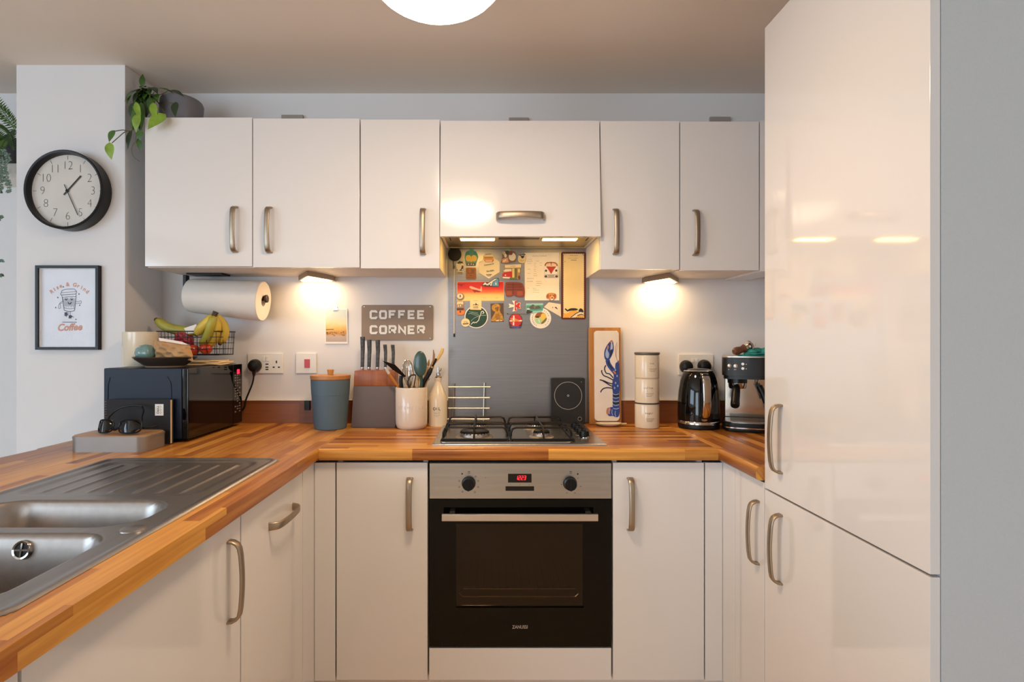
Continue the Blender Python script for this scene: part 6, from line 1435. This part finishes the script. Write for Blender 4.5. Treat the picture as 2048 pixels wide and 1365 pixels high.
# kettle
kc = (X(1397, 2.30), Y(2.30)); kz = lambda py, d=2.265: Z(py, d) - TOP
t = thing('kettle', 'glossy black kettle with a chrome handle strip standing before the right socket', 'kettle', (*kc, TOP))
m = MB().lathe([(0, 0), (.074, 0), (.079, .004), (.080, .014), (.078, .018), (0, .018)], 48, (*kc, TOP)); part(t, 'power_base', m, M['black'])
m = MB().lathe([(.078, .0185), (.0815, .020), (.0815, .030), (.080, .032)], 48, (*kc, TOP)); m.lathe([(0, .0185), (.078, .0185)], 48, (*kc, TOP)); part(t, 'base_ring', m, M['chrome'], label='chrome ring above the base')
m = MB().lathe([(.0805, .032), (.0815, .06), (.0800, .11), (.0765, .15), (.070, .19), (.062, .215), (.058, .224), (.056, .226), (0, .226)], 56, (*kc, TOP)); part(t, 'body', m, M['blackg'])
m = MB().lathe([(0, .226), (.054, .226), (.0575, .2285), (.055, .232), (.047, .2335)], 48, (*kc, TOP)); m.m(1).lathe([(.047, .2335), (.040, .238), (.018, .2405), (0, .241)], 48, (*kc, TOP)); part(t, 'lid', m, [M['chrome'], M['blackg']])
# handle: broad bow at the front, chrome on its outside
ha = R(-95); hv = Vector((math.cos(ha), math.sin(ha), 0)); sd = Vector((-hv.y, hv.x, 0))
def hpz(r_, z): return Vector((kc[0], kc[1], TOP + z)) + hv * r_
pts = [hpz(.058, .212), hpz(.082, .216), hpz(.099, .202), hpz(.106, .17), hpz(.108, .12), hpz(.104, .08), hpz(.092, .055), hpz(.079, .052)]
P = [Vector(p) for p in curve(pts, 5)]; m = MB(); m.strap(P, sd, [.034] * len(P), .016); part(t, 'handle', m, M['blackg'], sharp=70)
m = MB(); pts = [hpz(.091, .217), hpz(.1095, .203), hpz(.1165, .17), hpz(.1185, .12), hpz(.1145, .078), hpz(.101, .052)]; P = [Vector(p) for p in curve(pts, 6)]; n = len(P)
m.strap(P, sd, [.030 * min(1, .35 + 1.6 * math.sin(PI * (i + 1) / (n + 1))) for i in range(n)], .004); part(t, 'handle_trim', m, M['chrome'], sharp=70, label='chrome strip along the handle')
m = MB().at(hpz(.0812, .042), (90, 0, math.degrees(ha) + 90)); m.slab(ell(0, 0, .011, .006, 20), -.002, .002, .0005); part(t, 'switch', m, M['chrome'])

# espresso machine
ex0 = X(1440, 2.16); ex1 = ex0 + .194; ecx = (ex0 + ex1) / 2
t = thing('espresso_machine', 'compact black espresso machine half hidden by the tall cabinet', 'coffee machine', (1.044, Y(2.286), TOP), (0, 0, -22))
W[t] = Matrix.Translation((ecx, Y(2.275), TOP))      # parts are drawn square on, the machine itself is turned
def ddo(y0, y1, w_, r): return rrect(ecx - w_ / 2, ecx + w_ / 2, y0, y1, r, 8)
blk = C('espblack', (30, 28, 27), .36, metal=.3)
ezt = Z(716, 2.16)
def front(y0, y1, w_, bow_): return [(ecx + w_ / 2, y1), (ecx - w_ / 2, y1)] + [(ecx - w_ / 2 * math.cos(PI * k / 16) ** .0 * math.copysign(abs(math.cos(PI * k / 16)) ** .55, math.cos(PI * k / 16)), y0 + bow_ - bow_ * math.sin(PI * k / 16) ** .6) for k in range(17)]
m = MB(); m.box(ecx - .085, ecx + .085, Y(2.315), Y(2.378), TOP + .012, ezt - .001, .006); m.slab(front(Y(2.19), Y(2.378), .182, .05), TOP + .0, TOP + .012); part(t, 'body', m, blk)
m = MB(); zh = Z(764, 2.15); m.slab(front(Y(2.155), Y(2.375), .192, .045), zh + .020, ezt, .003); m.slab(front(Y(2.165), Y(2.375), .180, .042), zh + .006, zh + .0205, 0); m.slab(ell(ecx - .040, Y(2.235), .036, .036, 28), zh - .012, zh + .008)
hdp = part(t, 'head', m, blk, label='black group head housing')
m = MB().slab(front(Y(2.160), Y(2.375), .190, .044), ezt, ezt + .004, .001); part(t, 'top_tray', m, C('esptop', (196, 186, 172), .3, metal=1))
m = MB(); fy = lambda x: Y(2.155) + .045 - .045 * math.sqrt(max(0.0, 1 - (abs(x - ecx) / .096) ** (2 / .55))) ** .6
for px, py, r_ in ((-.070, 733, 3.9), (-.048, 733.5, 4.3), (-.023, 729, 3.2), (-.023, 738, 3.2)):
    x = ecx + px; z = Z(py, 2.165); y = fy(x)
    m.at((x, y + .004, z), (90, 0, 0)); r2 = r_ * 2.165 / F; m.lathe([(0, .0065), (r2 * .8, .0065), (r2, .0055), (r2, -.012), (0, -.012)], 22)
part(hdp, 'button', m, C('espbtn', (206, 200, 190), .3, metal=.7))
m = MB()
for px, py in ((-.073, 740.5), (-.053, 740.5), (-.048, 740.5), (-.011, 729.5), (-.011, 738.5)): x = ecx + px; z = Z(py, 2.165); m.box(x - .0016, x + .0016, fy(x) - .0005, fy(x) + .006, z - .0012, z + .0012)
part(hdp, 'marks', m, M['white'])
m = MB(); m.slab([(ecx - .083, Y(2.3155)), (ecx - .083, Y(2.3125)), (ecx + .083, Y(2.3125)), (ecx + .083, Y(2.3155))], TOP + .04, zh + .004, 0); part(t, 'back_plate', m, C('esppolish', (200, 190, 180), .10, metal=1), label='polished steel back plate')
m = MB(); m.slab(front(Y(2.125), Y(2.31), .190, .075), TOP + .012, TOP + .024, 0); tr_ = part(t, 'drip_tray', m, M['blackm'])
m = MB(); m.slab(front(Y(2.122), Y(2.31), .194, .077), TOP + .0165, TOP + .0205, 0); part(tr_, 'trim_band', m, M['chrome'])
m = MB(); m.slab(front(Y(2.128), Y(2.31), .186, .073), TOP + .024, TOP + .036, .003); m.m(1).slab(front(Y(2.136), Y(2.305), .172, .07), TOP + .0355, TOP + .038, .001)
for k in range(7): m.m(2).box(ecx - .066, ecx + .066, Y(2.19 + .016 * k), Y(2.195 + .016 * k), TOP + .0378, TOP + .0384)
part(tr_, 'grille', m, [M['blackm'], C('grillst', (160, 154, 148), .25, metal=1), M['black']])
pfx, pfz = ecx - .055, zh - .012
m = MB(); m.lathe([(0, -.022), (.030, -.022), (.033, -.016), (.034, 0), (0, 0)], 28, (ecx - .040, Y(2.235), pfz)); pf = part(t, 'portafilter', m, M['chrome'])
m = MB().tube(curve([(pfx + .012, Y(2.225), pfz - .010), (pfx + .010, Y(2.175), pfz - .020), (pfx + .006, Y(2.135), pfz - .048), (pfx + .003, Y(2.105), pfz - .080)], 5), [.009, .010, .0115, .0125, .0135, .014, .0145, .015, .015, .0155, .0155, .0155, .016, .0165, .0165, .0145], 14); part(pf, 'handle', m, M['black'])
wx = ecx + .040
m = MB().tube(curve([(wx - .004, Y(2.235), zh + .004), (wx - .006, Y(2.23), zh - .02), (wx + .01, Y(2.215), zh - .05), (wx + .022, Y(2.20), TOP + .13), (wx + .030, Y(2.20), TOP + .06)], 5), .0036, 8); wd = part(t, 'steam_wand', m, M['chrome'])
m = MB().tube(curve([(wx - .002, Y(2.222), zh - .022), (wx + .012, Y(2.213), zh - .054), (wx + .021, Y(2.203), zh - .085)], 5), .0115, 12); part(wd, 'grip', m, M['black'])
# on the machine
dT = 2.22
t = thing('tamper', 'dark brown wooden handled tamper lying on the espresso machine', 'tamper', (X(1485, dT), Y(dT), ezt + .004))
ta, tb = Vector((X(1469, dT), Y(dT) , ezt + .004 + .0175)), Vector((X(1497, dT), Y(dT) + .01, ezt + .004 + .034)); dv = tb - ta
def along(m, prof, seg=18): m.mt = Matrix.Translation(ta) @ dv.to_track_quat('Z', 'Y').to_matrix().to_4x4(); return m.lathe(prof, seg)
part(t, 'handle', along(MB(), [(0, -.006), (.010, -.004), (.0155, .004), (.0165, .014), (.0135, .026), (.013, .034), (.0175, .044), (0, .045)]), grain('tamperwood', (84, 50, 36), (118, 72, 52), 2, 20))
part(t, 'base', along(MB(), [(0, .045), (.012, .046), (.012, .060), (.025, .062), (.0255, .070), (0, .071)], 24), M['chrome'])
m = cloth(MB(), X(1489, 2.2), X(1552, 2.2), Y(2.185), Y(2.26), ezt + .0045, 2, 8, .007)
for k in range(4): m.ball((X(1506 + 11 * k, 2.21), Y(2.215 + .008 * (k % 2)), ezt + .022 + .004 * (k % 2)), (.020, .026, .010 + .002 * k), 16, 10)
single('teal_cloth', m, mat('tealcloth', (40, 132, 124), .85, var=.25, vs=40, bump=.4, bs=70), 'crumpled teal cloth on top of the espresso machine', 'cloth', sharp=70)
m = MB().at((X(1503, 2.25), Y(2.262), ezt + .0042), (0, 0, 0)); m.lathe([(0, 0), (.018, 0), (.02, .004), (.021, .055), (.0195, .055), (.0185, .005), (0, .004)], 24)
single('small_glass', m, glass('cup_glass', refl=.10), 'small clear glass behind the tamper on the espresso machine', 'glass')

# ================================================================== light and camera
w = bpy.data.worlds.new('World'); bpy.context.scene.world = w; w.use_nodes = True
bg = w.node_tree.nodes['Background']; bg.inputs[0].default_value = (.82, .91, 1, 1); bg.inputs[1].default_value = WORLD


def area(name, loc, tgt, sx, sy, power, col, spread=180):
    l = bpy.data.lights.new(name, 'AREA'); l.shape = 'RECTANGLE'; l.size, l.size_y = sx, sy; l.energy = power; l.color = col; l.spread = R(spread)
    o = bpy.data.objects.new(name, l); COL.objects.link(o); o.location = loc; o.rotation_euler = (Vector(tgt) - Vector(loc)).to_track_quat('-Z', 'Y').to_euler(); return o


area('window_daylight', (LX + .05, -3.2, 1.5), (0, -2.4, 1.2), 2.0, 1.15, WIN, (.62, .80, 1))
area('added_rear_daylight', (-2.35, -5.95, 1.1), (-.4, 0, .9), 1.75, 1.95, REAR_FILL, (.74, .88, 1))  # area lamp added at the invented rear opening, lighting the room from behind

cam = bpy.data.cameras.new('camera'); co = bpy.data.objects.new('camera', cam); COL.objects.link(co)
co.location = (0, -DW, CZ); co.rotation_euler = (R(90), 0, 0); cam.sensor_width = 36; cam.lens = F / 2048 * 36
cam.shift_x = (1024 - VX) / 2048; cam.shift_y = (VY - 682.5) / 2048; cam.clip_start = .05
sc_ = bpy.context.scene; sc_.camera = co
sc_.view_settings.view_transform = 'Standard'; sc_.view_settings.look = 'None'; sc_.view_settings.exposure = EXPO; sc_.view_settings.gamma = 1.0
